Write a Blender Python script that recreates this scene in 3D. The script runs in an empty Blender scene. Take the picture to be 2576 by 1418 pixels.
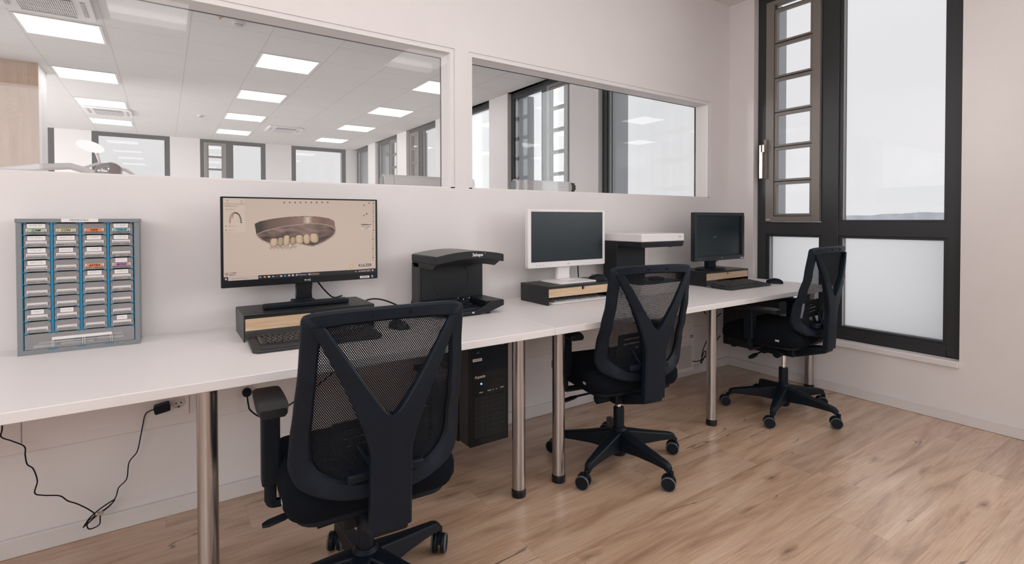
import bpy, bmesh, math, random
import numpy as np
from mathutils import Vector, Matrix
random.seed(7)
PI = math.pi
SC = bpy.context.scene
COL = SC.collection

# ------------------------------------------------------------------ camera
F_PX, Y0 = 1291.48, 572.93
pitch, yaw, roll = 0.0154, 0.5953, -0.0016
CAM = Vector((0, -2.4762, 1.1853))
Fv = Vector((math.sin(yaw)*math.cos(pitch), math.cos(yaw)*math.cos(pitch), -math.sin(pitch)))
R0 = Vector((math.cos(yaw), -math.sin(yaw), 0))
U0 = R0.cross(Fv)
Rv = math.cos(roll)*R0 + math.sin(roll)*U0
Uv = -math.sin(roll)*R0 + math.cos(roll)*U0
cd = bpy.data.cameras.new('camera')
cam = bpy.data.objects.new('camera', cd)
COL.objects.link(cam)
M = Matrix(((Rv.x, Uv.x, -Fv.x, CAM.x), (Rv.y, Uv.y, -Fv.y, CAM.y), (Rv.z, Uv.z, -Fv.z, CAM.z), (0, 0, 0, 1)))
cam.matrix_world = M
cd.sensor_width = 36
cd.sensor_fit = 'HORIZONTAL'
cd.lens = F_PX*36/2576
cd.shift_y = -(709-Y0)/2576
cd.clip_start = .05
cd.clip_end = 3000
SC.camera = cam

# ------------------------------------------------------------------ world, exposure
SC.view_settings.view_transform = 'Standard'
SC.view_settings.look = 'None'
SC.view_settings.exposure = -0.09
SC.view_settings.gamma = 1
SC.view_settings.use_curve_mapping = False
PANEL_NEAR, PANEL_FAR = 7.2, 5.6
w = bpy.data.worlds.new('overcast_sky')
SC.world = w
w.use_nodes = True
nt = w.node_tree
bg = nt.nodes['Background']
tc = nt.nodes.new('ShaderNodeTexCoord')
nz = nt.nodes.new('ShaderNodeTexNoise')
nz.inputs['Scale'].default_value = 2.2
nz.inputs['Detail'].default_value = 3
mp = nt.nodes.new('ShaderNodeMapping')
mp.inputs['Scale'].default_value = (1, 1, 3)
cr = nt.nodes.new('ShaderNodeValToRGB')
cr.color_ramp.elements[0].position = .3
cr.color_ramp.elements[0].color = (.765, .765, .785, 1)
cr.color_ramp.elements[1].position = .7
cr.color_ramp.elements[1].color = (.82, .80, .82, 1)
nt.links.new(tc.outputs['Generated'], mp.inputs[0])
nt.links.new(mp.outputs[0], nz.inputs['Vector'])
nt.links.new(nz.outputs[0], cr.inputs[0])
nt.links.new(cr.outputs[0], bg.inputs[0])
bg.inputs[1].default_value = 1.12
# added area lamps: strong window light at right, fill through invented openings elsewhere
def area_lamp(name, loc, direction, sx, sy, watts, col=(.93, .97, 1.0)):
    l = bpy.data.lights.new(name, 'AREA'); l.shape = 'RECTANGLE'; l.size = sx; l.size_y = sy; l.energy = watts; l.color = col
    o = bpy.data.objects.new(name, l); COL.objects.link(o); o.location = loc
    o.rotation_euler = Vector(direction).to_track_quat('-Z', 'Y').to_euler()
    return o
DL = 54
area_lamp('daylight_right', (4.0, -2.575, 1.95), (-1, 0, 0), 1.05, 1.7, DL)
area_lamp('daylight_right', (4.0, -4.308, 1.95), (-1, 0, 0), 1.05, 1.7, DL)
for yy_ in (-1.2, -2.9, -4.6): area_lamp('fill_left', (-3.78, yy_, 2.3), (1, 0, 0), 1.05, 1.0, DL*.26, (.95, .975, 1))  # unseen fill lamps added at the left, in invented high openings
for xx_ in (-3.0, -1.75): area_lamp('fill_front', (xx_, -5.78, 2.3), (0, 1, 0), 1.05, 1.0, DL*.40, (.95, .975, 1))  # fill added behind the camera to light the partition from the front
for yy_ in (5.6, 7.2): area_lamp('fill_far_room', (-5.68, yy_, 1.62), (1, 0, 0), 1.05, 2.3, DL*3.2, (.94, .975, 1))  # added to brighten the far room from its unseen left side

# ------------------------------------------------------------------ materials
MATS = {}
def sock(n, *names):
    for k in names:
        if k in n.inputs: return n.inputs[k]
def pbr(name, col, rough=.5, metal=0., spec=.5, noise=0., nscale=200., bump=0., bscale=300., emit=None, es=0., coat=0.):
    if name in MATS: return MATS[name]
    m = bpy.data.materials.new(name); m.use_nodes = True
    t = m.node_tree; b = t.nodes['Principled BSDF']
    b.inputs['Base Color'].default_value = (*col, 1)
    b.inputs['Roughness'].default_value = rough
    b.inputs['Metallic'].default_value = metal
    sock(b, 'Specular IOR Level', 'Specular').default_value = spec
    if coat: b.inputs['Coat Weight'].default_value = coat
    if emit is not None:
        b.inputs['Emission Color'].default_value = (*emit, 1)
        b.inputs['Emission Strength'].default_value = es
    if noise or bump:
        c = t.nodes.new('ShaderNodeTexCoord')
        n = t.nodes.new('ShaderNodeTexNoise'); n.inputs['Scale'].default_value = nscale; n.inputs['Detail'].default_value = 3
        t.links.new(c.outputs['Object'], n.inputs['Vector'])
        if noise:
            r = t.nodes.new('ShaderNodeValToRGB')
            r.color_ramp.elements[0].color = (*[max(0, x*(1-noise)) for x in col], 1); r.color_ramp.elements[0].position = .3
            r.color_ramp.elements[1].color = (*[min(1, x*(1+noise)) for x in col], 1); r.color_ramp.elements[1].position = .7
            t.links.new(n.outputs[0], r.inputs[0]); t.links.new(r.outputs[0], b.inputs['Base Color'])
        if bump:
            n2 = t.nodes.new('ShaderNodeTexNoise'); n2.inputs['Scale'].default_value = bscale
            t.links.new(c.outputs['Object'], n2.inputs['Vector'])
            bp = t.nodes.new('ShaderNodeBump'); bp.inputs['Strength'].default_value = bump; bp.inputs['Distance'].default_value = .002
            t.links.new(n2.outputs[0], bp.inputs['Height']); t.links.new(bp.outputs[0], b.inputs['Normal'])
    MATS[name] = m
    return m
def emis(name, col, s=1.):
    if name in MATS: return MATS[name]
    m = bpy.data.materials.new(name); m.use_nodes = True
    t = m.node_tree; t.nodes.remove(t.nodes['Principled BSDF'])
    e = t.nodes.new('ShaderNodeEmission'); e.inputs[0].default_value = (*col, 1); e.inputs[1].default_value = s
    t.links.new(e.outputs[0], t.nodes['Material Output'].inputs[0])
    MATS[name] = m
    return m
def s2l(r, g, b):
    f = lambda c: ((c/255+.055)/1.055)**2.4 if c/255 > .04045 else c/255/12.92
    return (f(r), f(g), f(b))
def pane_glass(name, tint=(.985, .99, .99), r0=.025, rough=0.):
    if name in MATS: return MATS[name]
    m = bpy.data.materials.new(name); m.use_nodes = True
    t = m.node_tree; t.nodes.remove(t.nodes['Principled BSDF'])
    lw = t.nodes.new('ShaderNodeLayerWeight'); lw.inputs[0].default_value = .5
    pw = t.nodes.new('ShaderNodeMath'); pw.operation = 'POWER'; pw.inputs[1].default_value = 5
    ma = t.nodes.new('ShaderNodeMath'); ma.operation = 'MULTIPLY_ADD'; ma.inputs[1].default_value = 1-r0; ma.inputs[2].default_value = r0
    tr = t.nodes.new('ShaderNodeBsdfTransparent'); tr.inputs[0].default_value = (*tint, 1)
    gl = t.nodes.new('ShaderNodeBsdfGlossy'); gl.inputs['Roughness'].default_value = rough
    mx = t.nodes.new('ShaderNodeMixShader')
    t.links.new(lw.outputs['Facing'], pw.inputs[0]); t.links.new(pw.outputs[0], ma.inputs[0]); t.links.new(ma.outputs[0], mx.inputs[0])
    t.links.new(tr.outputs[0], mx.inputs[1]); t.links.new(gl.outputs[0], mx.inputs[2])
    t.links.new(mx.outputs[0], t.nodes['Material Output'].inputs[0])
    MATS[name] = m
    return m

WALL = pbr('white_wall_paint', (.80, .76, .75), .75, noise=.012, nscale=4, bump=.12, bscale=260)
CEILM = pbr('ceiling_paint', (.80, .765, .755), .85)
JAMB = pbr('white_lacquered_frame', (.80, .76, .75), .55)
BASEB = pbr('baseboard_white', (.75, .715, .70), .5)
TRUNK = pbr('trunking_plastic', (.77, .72, .705), .45)
DESK = pbr('white_laminate', (.80, .765, .76), .42, noise=.03, nscale=900, bump=.05, bscale=700)
BLACK = pbr('black_plastic', (.0036, .0070, .0125), .5, spec=.24)
BLACKG = pbr('black_gloss_plastic', (.006, .008, .011), .28, spec=.4)
DGREY = pbr('dark_grey_plastic', (.0042, .0088, .0165), .5, spec=.22, bump=.15, bscale=900)
FABRIC = pbr('black_fabric', (.0045, .0062, .010), .95, spec=.12, noise=.3, nscale=800)
PADM = pbr('armrest_rubber', (.008, .010, .013), .4, spec=.4)
CASTG = pbr('caster_grey_rim', (.10, .11, .12), .5)
CHROME = pbr('chrome', (.75, .73, .71), .18, 1.)
STEEL = None
ANTH = pbr('anthracite_frame', (.026, .028, .031), .45)
ANTHD = pbr('anthracite_gasket', (.010, .012, .014), .5)
TAUPE = pbr('taupe_sash', (.215, .19, .17), .45)
METALB = pbr('black_powder_coated_metal', (.010, .011, .013), .36)
WHITEP = pbr('white_plastic', (.82, .78, .775), .35)
PAPER = pbr('paper_white', (.80, .76, .75), .8)
INKB = pbr('black_ink', (.01, .01, .012), .7)
SCREENOFF = pbr('switched_off_screen', (.008, .017, .022), .34, spec=.4)
GLASS = pane_glass('clear_glass')
GLASS_P = pane_glass('partition_glass', (.995, .995, .993), .012)
def hazy_glass():
    m = pane_glass('hazed_partition_glass', (.995, .995, .993), .012); t = m.node_tree
    old = t.nodes['Material Output'].inputs[0].links[0].from_socket
    df = t.nodes.new('ShaderNodeBsdfDiffuse'); df.inputs[0].default_value = (.88, .88, .88, 1)
    mx = t.nodes.new('ShaderNodeMixShader'); mx.inputs[0].default_value = .075  # thin white diffuse layer paints a light veil over the left pane
    t.links.new(old, mx.inputs[1]); t.links.new(df.outputs[0], mx.inputs[2]); t.links.new(mx.outputs[0], t.nodes['Material Output'].inputs[0])
    return m
GLASS_H = hazy_glass()
GREYCAB = pbr('grey_cabinet_plastic', (.215, .23, .24), .5, noise=.12, nscale=500)
BLUE = pbr('blue_divider_plastic', (.012, .20, .36), .4)

def wood_mat(name, c0, c1, sc=(3, 40, 40), rough=.5):
    if name in MATS: return MATS[name]
    m = bpy.data.materials.new(name); m.use_nodes = True
    t = m.node_tree; b = t.nodes['Principled BSDF']; b.inputs['Roughness'].default_value = rough
    c = t.nodes.new('ShaderNodeTexCoord'); mp = t.nodes.new('ShaderNodeMapping'); mp.inputs['Scale'].default_value = sc
    n = t.nodes.new('ShaderNodeTexNoise'); n.inputs['Scale'].default_value = 2; n.inputs['Detail'].default_value = 5; n.inputs['Roughness'].default_value = .6
    r = t.nodes.new('ShaderNodeValToRGB'); r.color_ramp.elements[0].position = .3; r.color_ramp.elements[1].position = .7
    r.color_ramp.elements[0].color = (*c0, 1); r.color_ramp.elements[1].color = (*c1, 1)
    t.links.new(c.outputs['Object'], mp.inputs[0]); t.links.new(mp.outputs[0], n.inputs['Vector'])
    t.links.new(n.outputs[0], r.inputs[0]); t.links.new(r.outputs[0], b.inputs['Base Color'])
    MATS[name] = m
    return m
DRAWERWOOD = wood_mat('light_oak_veneer', s2l(196, 164, 132), s2l(222, 192, 160))
PLYWOOD = wood_mat('spruce_panel', s2l(192, 146, 106), s2l(214, 172, 134), (14, 14, .8), .6)

def steel_mat():
    m = bpy.data.materials.new('brushed_steel'); m.use_nodes = True
    t = m.node_tree; b = t.nodes['Principled BSDF']
    b.inputs['Metallic'].default_value = 1; b.inputs['Roughness'].default_value = .27
    b.inputs['Base Color'].default_value = (.46, .44, .43, 1)
    c = t.nodes.new('ShaderNodeTexCoord'); mp = t.nodes.new('ShaderNodeMapping'); mp.inputs['Scale'].default_value = (1, 1, 700)
    n = t.nodes.new('ShaderNodeTexNoise'); n.inputs['Scale'].default_value = 3
    bp = t.nodes.new('ShaderNodeBump'); bp.inputs['Strength'].default_value = .08; bp.inputs['Distance'].default_value = .001
    t.links.new(c.outputs['Object'], mp.inputs[0]); t.links.new(mp.outputs[0], n.inputs['Vector'])
    t.links.new(n.outputs[0], bp.inputs['Height']); t.links.new(bp.outputs[0], b.inputs['Normal'])
    return m
STEEL = steel_mat()

def floor_mat():
    m = bpy.data.materials.new('oak_plank_floor'); m.use_nodes = True
    t = m.node_tree; b = t.nodes['Principled BSDF']; N = t.nodes.new; L = t.links.new
    def math_(op, a=None, c=None, v1=None, v2=None):
        n = N('ShaderNodeMath'); n.operation = op
        if a is not None: L(a, n.inputs[0])
        if v1 is not None: n.inputs[0].default_value = v1
        if c is not None: L(c, n.inputs[1])
        if v2 is not None: n.inputs[1].default_value = v2
        return n.outputs[0]
    tc = N('ShaderNodeTexCoord'); sp = N('ShaderNodeSeparateXYZ'); L(tc.outputs['Object'], sp.inputs[0])
    X, Y = sp.outputs[0], sp.outputs[1]
    v = math_('DIVIDE', math_('ADD', Y, v2=.90), v2=.20)
    row = math_('FLOOR', v)
    fv = math_('FRACT', v)
    wn = N('ShaderNodeTexWhiteNoise'); wn.noise_dimensions = '1D'; L(row, wn.inputs['W'])
    xs = math_('ADD', math_('DIVIDE', X, v2=1.29), wn.outputs[0])
    pid = math_('FLOOR', xs); fx = math_('FRACT', xs)
    cb = N('ShaderNodeCombineXYZ'); L(row, cb.inputs[0]); L(pid, cb.inputs[1])
    w2 = N('ShaderNodeTexWhiteNoise'); w2.noise_dimensions = '2D'; L(cb.outputs[0], w2.inputs['Vector'])
    rnd = w2.outputs[0]
    # grain coordinates shifted per plank
    off = math_('MULTIPLY', rnd, v2=37.)
    g = N('ShaderNodeCombineXYZ'); L(math_('ADD', math_('MULTIPLY', X, v2=1.6), off), g.inputs[0]); L(math_('MULTIPLY', Y, v2=11.), g.inputs[1]); L(off, g.inputs[2])
    n1 = N('ShaderNodeTexNoise'); n1.inputs['Scale'].default_value = 1.0; n1.inputs['Detail'].default_value = 6; n1.inputs['Roughness'].default_value = .62; n1.inputs['Distortion'].default_value = .6
    L(g.outputs[0], n1.inputs['Vector'])
    g2 = N('ShaderNodeCombineXYZ'); L(math_('ADD', math_('MULTIPLY', X, v2=5.), off), g2.inputs[0]); L(math_('MULTIPLY', Y, v2=150.), g2.inputs[1]); L(off, g2.inputs[2])
    n2 = N('ShaderNodeTexNoise'); n2.inputs['Scale'].default_value = 1.0; n2.inputs['Detail'].default_value = 3; L(g2.outputs[0], n2.inputs['Vector'])
    r1 = N('ShaderNodeValToRGB'); e = r1.color_ramp.elements
    e[0].position = .25; e[0].color = (*s2l(158, 123, 98), 1)
    e[1].position = .72; e[1].color = (*s2l(222, 195, 171), 1)
    k = r1.color_ramp.elements.new(.48); k.color = (*s2l(201, 168, 141), 1)
    L(n1.outputs[0], r1.inputs[0])
    mxa = N('ShaderNodeMix'); mxa.data_type = 'RGBA'; mxa.blend_type = 'MULTIPLY'
    r2 = N('ShaderNodeValToRGB'); r2.color_ramp.elements[0].position = .3; r2.color_ramp.elements[0].color = (.80, .78, .76, 1); r2.color_ramp.elements[1].position = .65; r2.color_ramp.elements[1].color = (1, 1, 1, 1)
    L(n2.outputs[0], r2.inputs[0]); mxa.inputs[0].default_value = 1; L(r1.outputs[0], mxa.inputs[6]); L(r2.outputs[0], mxa.inputs[7])
    # plank tone
    tone = N('ShaderNodeValToRGB'); tone.color_ramp.elements[0].color = (.90, .885, .87, 1); tone.color_ramp.elements[1].color = (1.10, 1.09, 1.08, 1); L(rnd, tone.inputs[0])
    mxb = N('ShaderNodeMix'); mxb.data_type = 'RGBA'; mxb.blend_type = 'MULTIPLY'; mxb.inputs[0].default_value = 1
    L(mxa.outputs[2], mxb.inputs[6]); L(tone.outputs[0], mxb.inputs[7])
    # knots
    g3 = N('ShaderNodeCombineXYZ'); L(math_('ADD', math_('MULTIPLY', X, v2=1.05), off), g3.inputs[0]); L(math_('MULTIPLY', Y, v2=3.3), g3.inputs[1])
    vo = N('ShaderNodeTexVoronoi'); vo.voronoi_dimensions = '2D'; vo.inputs['Scale'].default_value = 1.; L(g3.outputs[0], vo.inputs['Vector'])
    nk = N('ShaderNodeTexNoise'); nk.inputs['Scale'].default_value = 14; nk.inputs['Detail'].default_value = 3; L(g3.outputs[0], nk.inputs['Vector'])
    kd = math_('ADD', vo.outputs['Distance'], math_('MULTIPLY', math_('SUBTRACT', nk.outputs[0], v2=.5), v2=.13))
    rk = N('ShaderNodeValToRGB'); rk.color_ramp.elements[0].position = .0; rk.color_ramp.elements[0].color = (.26, .22, .20, 1); rk.color_ramp.elements[1].position = .085; rk.color_ramp.elements[1].color = (1, 1, 1, 1)
    kk = rk.color_ramp.elements.new(.024); kk.color = (.62, .55, .50, 1)
    L(kd, rk.inputs[0])
    mxc = N('ShaderNodeMix'); mxc.data_type = 'RGBA'; mxc.blend_type = 'MULTIPLY'; mxc.inputs[0].default_value = .85
    L(mxb.outputs[2], mxc.inputs[6]); L(rk.outputs[0], mxc.inputs[7])
    # cracks: thin lines where a stretched noise crosses a value, only in patches
    g4 = N('ShaderNodeCombineXYZ'); L(math_('ADD', math_('MULTIPLY', X, v2=.62), off), g4.inputs[0]); L(math_('MULTIPLY', Y, v2=7.), g4.inputs[1]); L(off, g4.inputs[2])
    n4 = N('ShaderNodeTexNoise'); n4.inputs['Scale'].default_value = .8; n4.inputs['Detail'].default_value = 4; n4.inputs['Roughness'].default_value = .45; L(g4.outputs[0], n4.inputs['Vector'])
    band = math_('ABSOLUTE', math_('SUBTRACT', n4.outputs[0], v2=.43))
    n5 = N('ShaderNodeTexNoise'); n5.inputs['Scale'].default_value = 1.3; n5.inputs['Detail'].default_value = 1; L(g3.outputs[0], n5.inputs['Vector'])
    wdt = math_('MULTIPLY', math_('MAXIMUM', math_('SUBTRACT', n5.outputs[0], v2=.535), v2=0.), v2=.035)
    crack = math_('LESS_THAN', band, wdt)
    mxd = N('ShaderNodeMix'); mxd.data_type = 'RGBA'; mxd.blend_type = 'MIX'; mxd.inputs[7].default_value = (*s2l(86, 64, 52), 1)
    L(math_('MULTIPLY', crack, v2=.75), mxd.inputs[0]); L(mxc.outputs[2], mxd.inputs[6])
    # seams
    ev = math_('MINIMUM', fv, math_('SUBTRACT', v1=1., c=fv)); ex = math_('MINIMUM', fx, math_('SUBTRACT', v1=1., c=fx))
    s1 = math_('LESS_THAN', ev, v2=.006); s2_ = math_('LESS_THAN', ex, v2=.0009)
    seam = math_('MAXIMUM', s1, s2_)
    mxe = N('ShaderNodeMix'); mxe.data_type = 'RGBA'; mxe.blend_type = 'MIX'; mxe.inputs[7].default_value = (*s2l(112, 84, 66), 1)
    L(math_('MULTIPLY', seam, v2=.30), mxe.inputs[0]); L(mxd.outputs[2], mxe.inputs[6])
    L(mxe.outputs[2], b.inputs['Base Color'])
    b.inputs['Roughness'].default_value = .40
    sock(b, 'Specular IOR Level', 'Specular').default_value = .7
    b.inputs['Coat Weight'].default_value = 1.; b.inputs['Coat Roughness'].default_value = .27; b.inputs['Coat IOR'].default_value = 1.55
    bp = N('ShaderNodeBump'); bp.inputs['Strength'].default_value = .12; bp.inputs['Distance'].default_value = .002
    L(n2.outputs[0], bp.inputs['Height']); L(bp.outputs[0], b.inputs['Normal'])
    return m
FLOORM = floor_mat()

def ceil_tile_mat():
    m = bpy.data.materials.new('ceiling_tiles'); m.use_nodes = True
    t = m.node_tree; b = t.nodes['Principled BSDF']; N = t.nodes.new; L = t.links.new
    b.inputs['Roughness'].default_value = .9
    tc = N('ShaderNodeTexCoord'); sp = N('ShaderNodeSeparateXYZ'); L(tc.outputs['Object'], sp.inputs[0])
    outs = []
    for o, org, per, wd in ((sp.outputs[0], .81-6.13, .613, .012), (sp.outputs[1], 3.205, .575, .010)):
        a = N('ShaderNodeMath'); a.operation = 'SUBTRACT'; a.inputs[1].default_value = org; L(o, a.inputs[0])
        d = N('ShaderNodeMath'); d.operation = 'DIVIDE'; d.inputs[1].default_value = per; L(a.outputs[0], d.inputs[0])
        f = N('ShaderNodeMath'); f.operation = 'FRACT'; L(d.outputs[0], f.inputs[0])
        l = N('ShaderNodeMath'); l.operation = 'LESS_THAN'; l.inputs[1].default_value = wd/per; L(f.outputs[0], l.inputs[0])
        outs.append(l.outputs[0])
    mxm = N('ShaderNodeMath'); mxm.operation = 'MAXIMUM'; L(outs[0], mxm.inputs[0]); L(outs[1], mxm.inputs[1])
    mx = N('ShaderNodeMix'); mx.data_type = 'RGBA'; mx.inputs[6].default_value = (.74, .70, .68, 1); mx.inputs[7].default_value = (.60, .56, .54, 1)
    L(mxm.outputs[0], mx.inputs[0]); L(mx.outputs[2], b.inputs['Base Color'])
    return m
CEILT = ceil_tile_mat()

def frosted_mat():
    m = bpy.data.materials.new('frosted_glass_film'); m.use_nodes = True
    t = m.node_tree; t.nodes.remove(t.nodes['Principled BSDF'])
    tl = t.nodes.new('ShaderNodeBsdfTranslucent'); tl.inputs[0].default_value = (1, 1, 1, 1)
    df = t.nodes.new('ShaderNodeBsdfDiffuse'); df.inputs[0].default_value = (.75, .76, .78, 1)
    mx = t.nodes.new('ShaderNodeMixShader'); mx.inputs[0].default_value = .05
    t.links.new(tl.outputs[0], mx.inputs[1]); t.links.new(df.outputs[0], mx.inputs[2]); t.links.new(mx.outputs[0], t.nodes['Material Output'].inputs[0])
    return m
FROST = frosted_mat()

def mesh_fabric():
    m = bpy.data.materials.new('perforated_mesh_fabric'); m.use_nodes = True
    t = m.node_tree; b = t.nodes['Principled BSDF']; N = t.nodes.new; L = t.links.new
    b.inputs['Base Color'].default_value = (.006, .008, .012, 1); b.inputs['Roughness'].default_value = .8; sock(b, 'Specular IOR Level').default_value = .2
    uv = N('ShaderNodeUVMap'); uv.uv_map = 'UVMap'
    sp = N('ShaderNodeSeparateXYZ'); L(uv.outputs[0], sp.inputs[0])
    def mt(op, a, c):
        n = N('ShaderNodeMath'); n.operation = op
        for i, x in enumerate((a, c)):
            if x is None: continue
            if isinstance(x, (int, float)): n.inputs[i].default_value = x
            else: L(x, n.inputs[i])
        return n.outputs[0]
    px, pz = .0055, .0041
    v = mt('DIVIDE', sp.outputs[1], pz); row = mt('FLOOR', v, None); fv = mt('SUBTRACT', mt('FRACT', v, None), .5)
    odd = mt('MULTIPLY', mt('MODULO', row, 2.), .5)
    fu = mt('SUBTRACT', mt('FRACT', mt('ADD', mt('DIVIDE', sp.outputs[0], px), odd), None), .5)
    du = mt('MULTIPLY', fu, px); dv = mt('MULTIPLY', fv, pz)
    d = mt('SQRT', mt('ADD', mt('MULTIPLY', du, du), mt('MULTIPLY', dv, dv)), None)
    hole = mt('LESS_THAN', d, .00127)
    tr = N('ShaderNodeBsdfTransparent'); mx = N('ShaderNodeMixShader')
    L(hole, mx.inputs[0]); L(b.outputs[0], mx.inputs[1]); L(tr.outputs[0], mx.inputs[2]); L(mx.outputs[0], t.nodes['Material Output'].inputs[0])
    return m
MESHF = mesh_fabric()

def clear_plastic(name, col, fac, rough=.25):
    m = bpy.data.materials.new(name); m.use_nodes = True
    t = m.node_tree; b = t.nodes['Principled BSDF']
    b.inputs['Base Color'].default_value = (*col, 1); b.inputs['Roughness'].default_value = rough
    tr = t.nodes.new('ShaderNodeBsdfTransparent'); tr.inputs[0].default_value = (.93, .93, .94, 1); mx = t.nodes.new('ShaderNodeMixShader'); mx.inputs[0].default_value = fac
    t.links.new(b.outputs[0], mx.inputs[1]); t.links.new(tr.outputs[0], mx.inputs[2]); t.links.new(mx.outputs[0], t.nodes['Material Output'].inputs[0])
    return m
CLEAR = clear_plastic('clear_drawer_plastic', (.70, .68, .67), .74)
CLEARL = clear_plastic('clear_drawer_lip', (.86, .83, .82), .12)
LUMB = clear_plastic('grey_translucent_plastic', (.055, .068, .08), .05, .4)

# ------------------------------------------------------------------ mesh helpers
class MB:
    def __init__(s): s.bm = bmesh.new()
    def box(s, x0, x1, y0, y1, z0, z1):
        bm = s.bm
        v = [bm.verts.new((x, y, z)) for x in (x0, x1) for y in (y0, y1) for z in (z0, z1)]
        for f in ((0, 1, 3, 2), (4, 6, 7, 5), (0, 4, 5, 1), (2, 3, 7, 6), (0, 2, 6, 4), (1, 5, 7, 3)):
            bm.faces.new([v[i] for i in f])
        return s
    def quad(s, a, b, c, d):
        s.bm.faces.new([s.bm.verts.new(p) for p in (a, b, c, d)]); return s
    def poly(s, pts):
        s.bm.faces.new([s.bm.verts.new(p) for p in pts]); return s
    def loft(s, rings, caps=True, closed=False):
        bm = s.bm
        R = [[bm.verts.new(p) for p in r] for r in rings]
        n = len(R[0]); m = len(R)
        for i in range(m if closed else m-1):
            a, b = R[i], R[(i+1) % m]
            for j in range(n):
                k = (j+1) % n
                try: bm.faces.new((a[j], a[k], b[k], b[j]))
                except ValueError: pass
        if caps and not closed:
            bm.faces.new(R[0][::-1]); bm.faces.new(R[-1])
        return s
    def cyl(s, a, b, r0, r1=None, n=24, caps=True):
        a, b = Vector(a), Vector(b); r1 = r0 if r1 is None else r1
        d = (b-a).normalized(); x = d.orthogonal().normalized(); y = d.cross(x)
        rings = [[c+(x*math.cos(2*PI*i/n)+y*math.sin(2*PI*i/n))*r for i in range(n)] for c, r in ((a, r0), (b, r1))]
        return s.loft(rings, caps)
    def lathe(s, prof, c=(0, 0, 0), axis='z', n=32, hollow=False):
        rings = []
        for r, h in prof:
            ring = []
            for i in range(n):
                a = 2*PI*i/n; u, v = r*math.cos(a), r*math.sin(a)
                p = {'z': (u, v, h), 'y': (u, h, -v), 'x': (h, u, v)}[axis]
                ring.append(Vector(p)+Vector(c))
            rings.append(ring)
        return s.loft(rings, not hollow, hollow)
    def prism(s, pts, lo, hi, axis='z'):
        """polygon pts in the two other axes, extruded along axis"""
        def P(a, b, h): return {'z': (a, b, h), 'y': (a, h, b), 'x': (h, a, b)}[axis]
        bm = s.bm
        A = [bm.verts.new(P(a, b, lo)) for a, b in pts]; B = [bm.verts.new(P(a, b, hi)) for a, b in pts]
        n = len(pts)
        bm.faces.new(A[::-1]); bm.faces.new(B)
        for i in range(n): bm.faces.new((A[i], A[(i+1) % n], B[(i+1) % n], B[i]))
        return s
    def tube(s, pts, r, n=8):
        pts = [Vector(p) for p in pts]; rings = []; prev = None
        for i, p in enumerate(pts):
            d = (pts[min(i+1, len(pts)-1)]-pts[max(i-1, 0)]).normalized()
            x = d.orthogonal().normalized() if prev is None else (prev-d*prev.dot(d)).normalized()
            prev = x; y = d.cross(x)
            rings.append([p+(x*math.cos(2*PI*k/n)+y*math.sin(2*PI*k/n))*r for k in range(n)])
        return s.loft(rings, True)
    def obj(s, name, mat, parent=None, bevel=0., seg=2, smooth=None, weld=True):
        bm = s.bm
        if weld: bmesh.ops.remove_doubles(bm, verts=bm.verts, dist=1e-6)
        bmesh.ops.recalc_face_normals(bm, faces=bm.faces)
        me = bpy.data.meshes.new(name); bm.to_mesh(me); bm.free()
        for mt_ in (mat if isinstance(mat, (list, tuple)) else [mat]): me.materials.append(mt_)
        o = bpy.data.objects.new(name, me); COL.objects.link(o)
        if parent is not None: o.parent = parent
        if bevel:
            md = o.modifiers.new('bevel', 'BEVEL'); md.width = bevel; md.segments = seg; md.limit_method = 'ANGLE'; md.angle_limit = .6
            md.harden_normals = False
        if smooth is None: smooth = True
        if smooth:
            for p in me.polygons: p.use_smooth = True
            me.set_sharp_from_angle(angle=math.radians(38))
        return o
def spline(pts, n=8):
    pts = [Vector(p) for p in pts]; out = []
    P = [pts[0]]+pts+[pts[-1]]
    for i in range(1, len(P)-2):
        a, b, c, d = P[i-1], P[i], P[i+1], P[i+2]
        for k in range(n):
            t = k/n
            out.append(.5*((2*b)+(-a+c)*t+(2*a-5*b+4*c-d)*t*t+(-a+3*b-3*c+d)*t**3))
    out.append(pts[-1]); return out
def tag(o, label=None, cat=None, group=None, kind=None):
    if label: o['label'] = label
    if cat: o['category'] = cat
    if group: o['group'] = group
    if kind: o['kind'] = kind
    return o
def empty(name, loc=(0, 0, 0), rz=0., parent=None):
    o = bpy.data.objects.new(name, None); COL.objects.link(o); o.location = loc; o.rotation_euler = (0, 0, rz)
    o.empty_display_size = .05
    if parent is not None: o.parent = parent
    return o
def copy_tree(o, parent=None):
    c = o.copy(); COL.objects.link(c); c.parent = parent
    for ch in list(o.children): copy_tree(ch, c)
    return c
def rrect(cx, cy, w, h, r, n=4):
    out = []
    for sx, sy, a0 in ((1, 1, 0), (-1, 1, 90), (-1, -1, 180), (1, -1, 270)):
        for i in range(n+1):
            a = math.radians(a0+90*i/n)
            out.append((cx+sx*(w/2-r)+r*math.cos(a), cy+sy*(h/2-r)+r*math.sin(a)))
    return out
def text(name, body, size, mat, parent, loc, rot=(PI/2, 0, 0), depth=.0003, align='CENTER', shear=0., bold=0.):
    cu = bpy.data.curves.new(name, 'FONT'); cu.body = body; cu.size = size; cu.extrude = depth; cu.align_x = align; cu.align_y = 'CENTER'
    cu.shear = shear; cu.offset = bold
    tmp = bpy.data.objects.new(name+'_tmp', cu); COL.objects.link(tmp)
    dg = bpy.context.evaluated_depsgraph_get(); dg.update()
    me = bpy.data.meshes.new_from_object(tmp.evaluated_get(dg))
    bpy.data.objects.remove(tmp)
    me.materials.clear(); me.materials.append(mat)
    o = bpy.data.objects.new(name, me); COL.objects.link(o); o.location = loc; o.rotation_euler = rot
    if parent is not None: o.parent = parent
    return o

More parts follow.
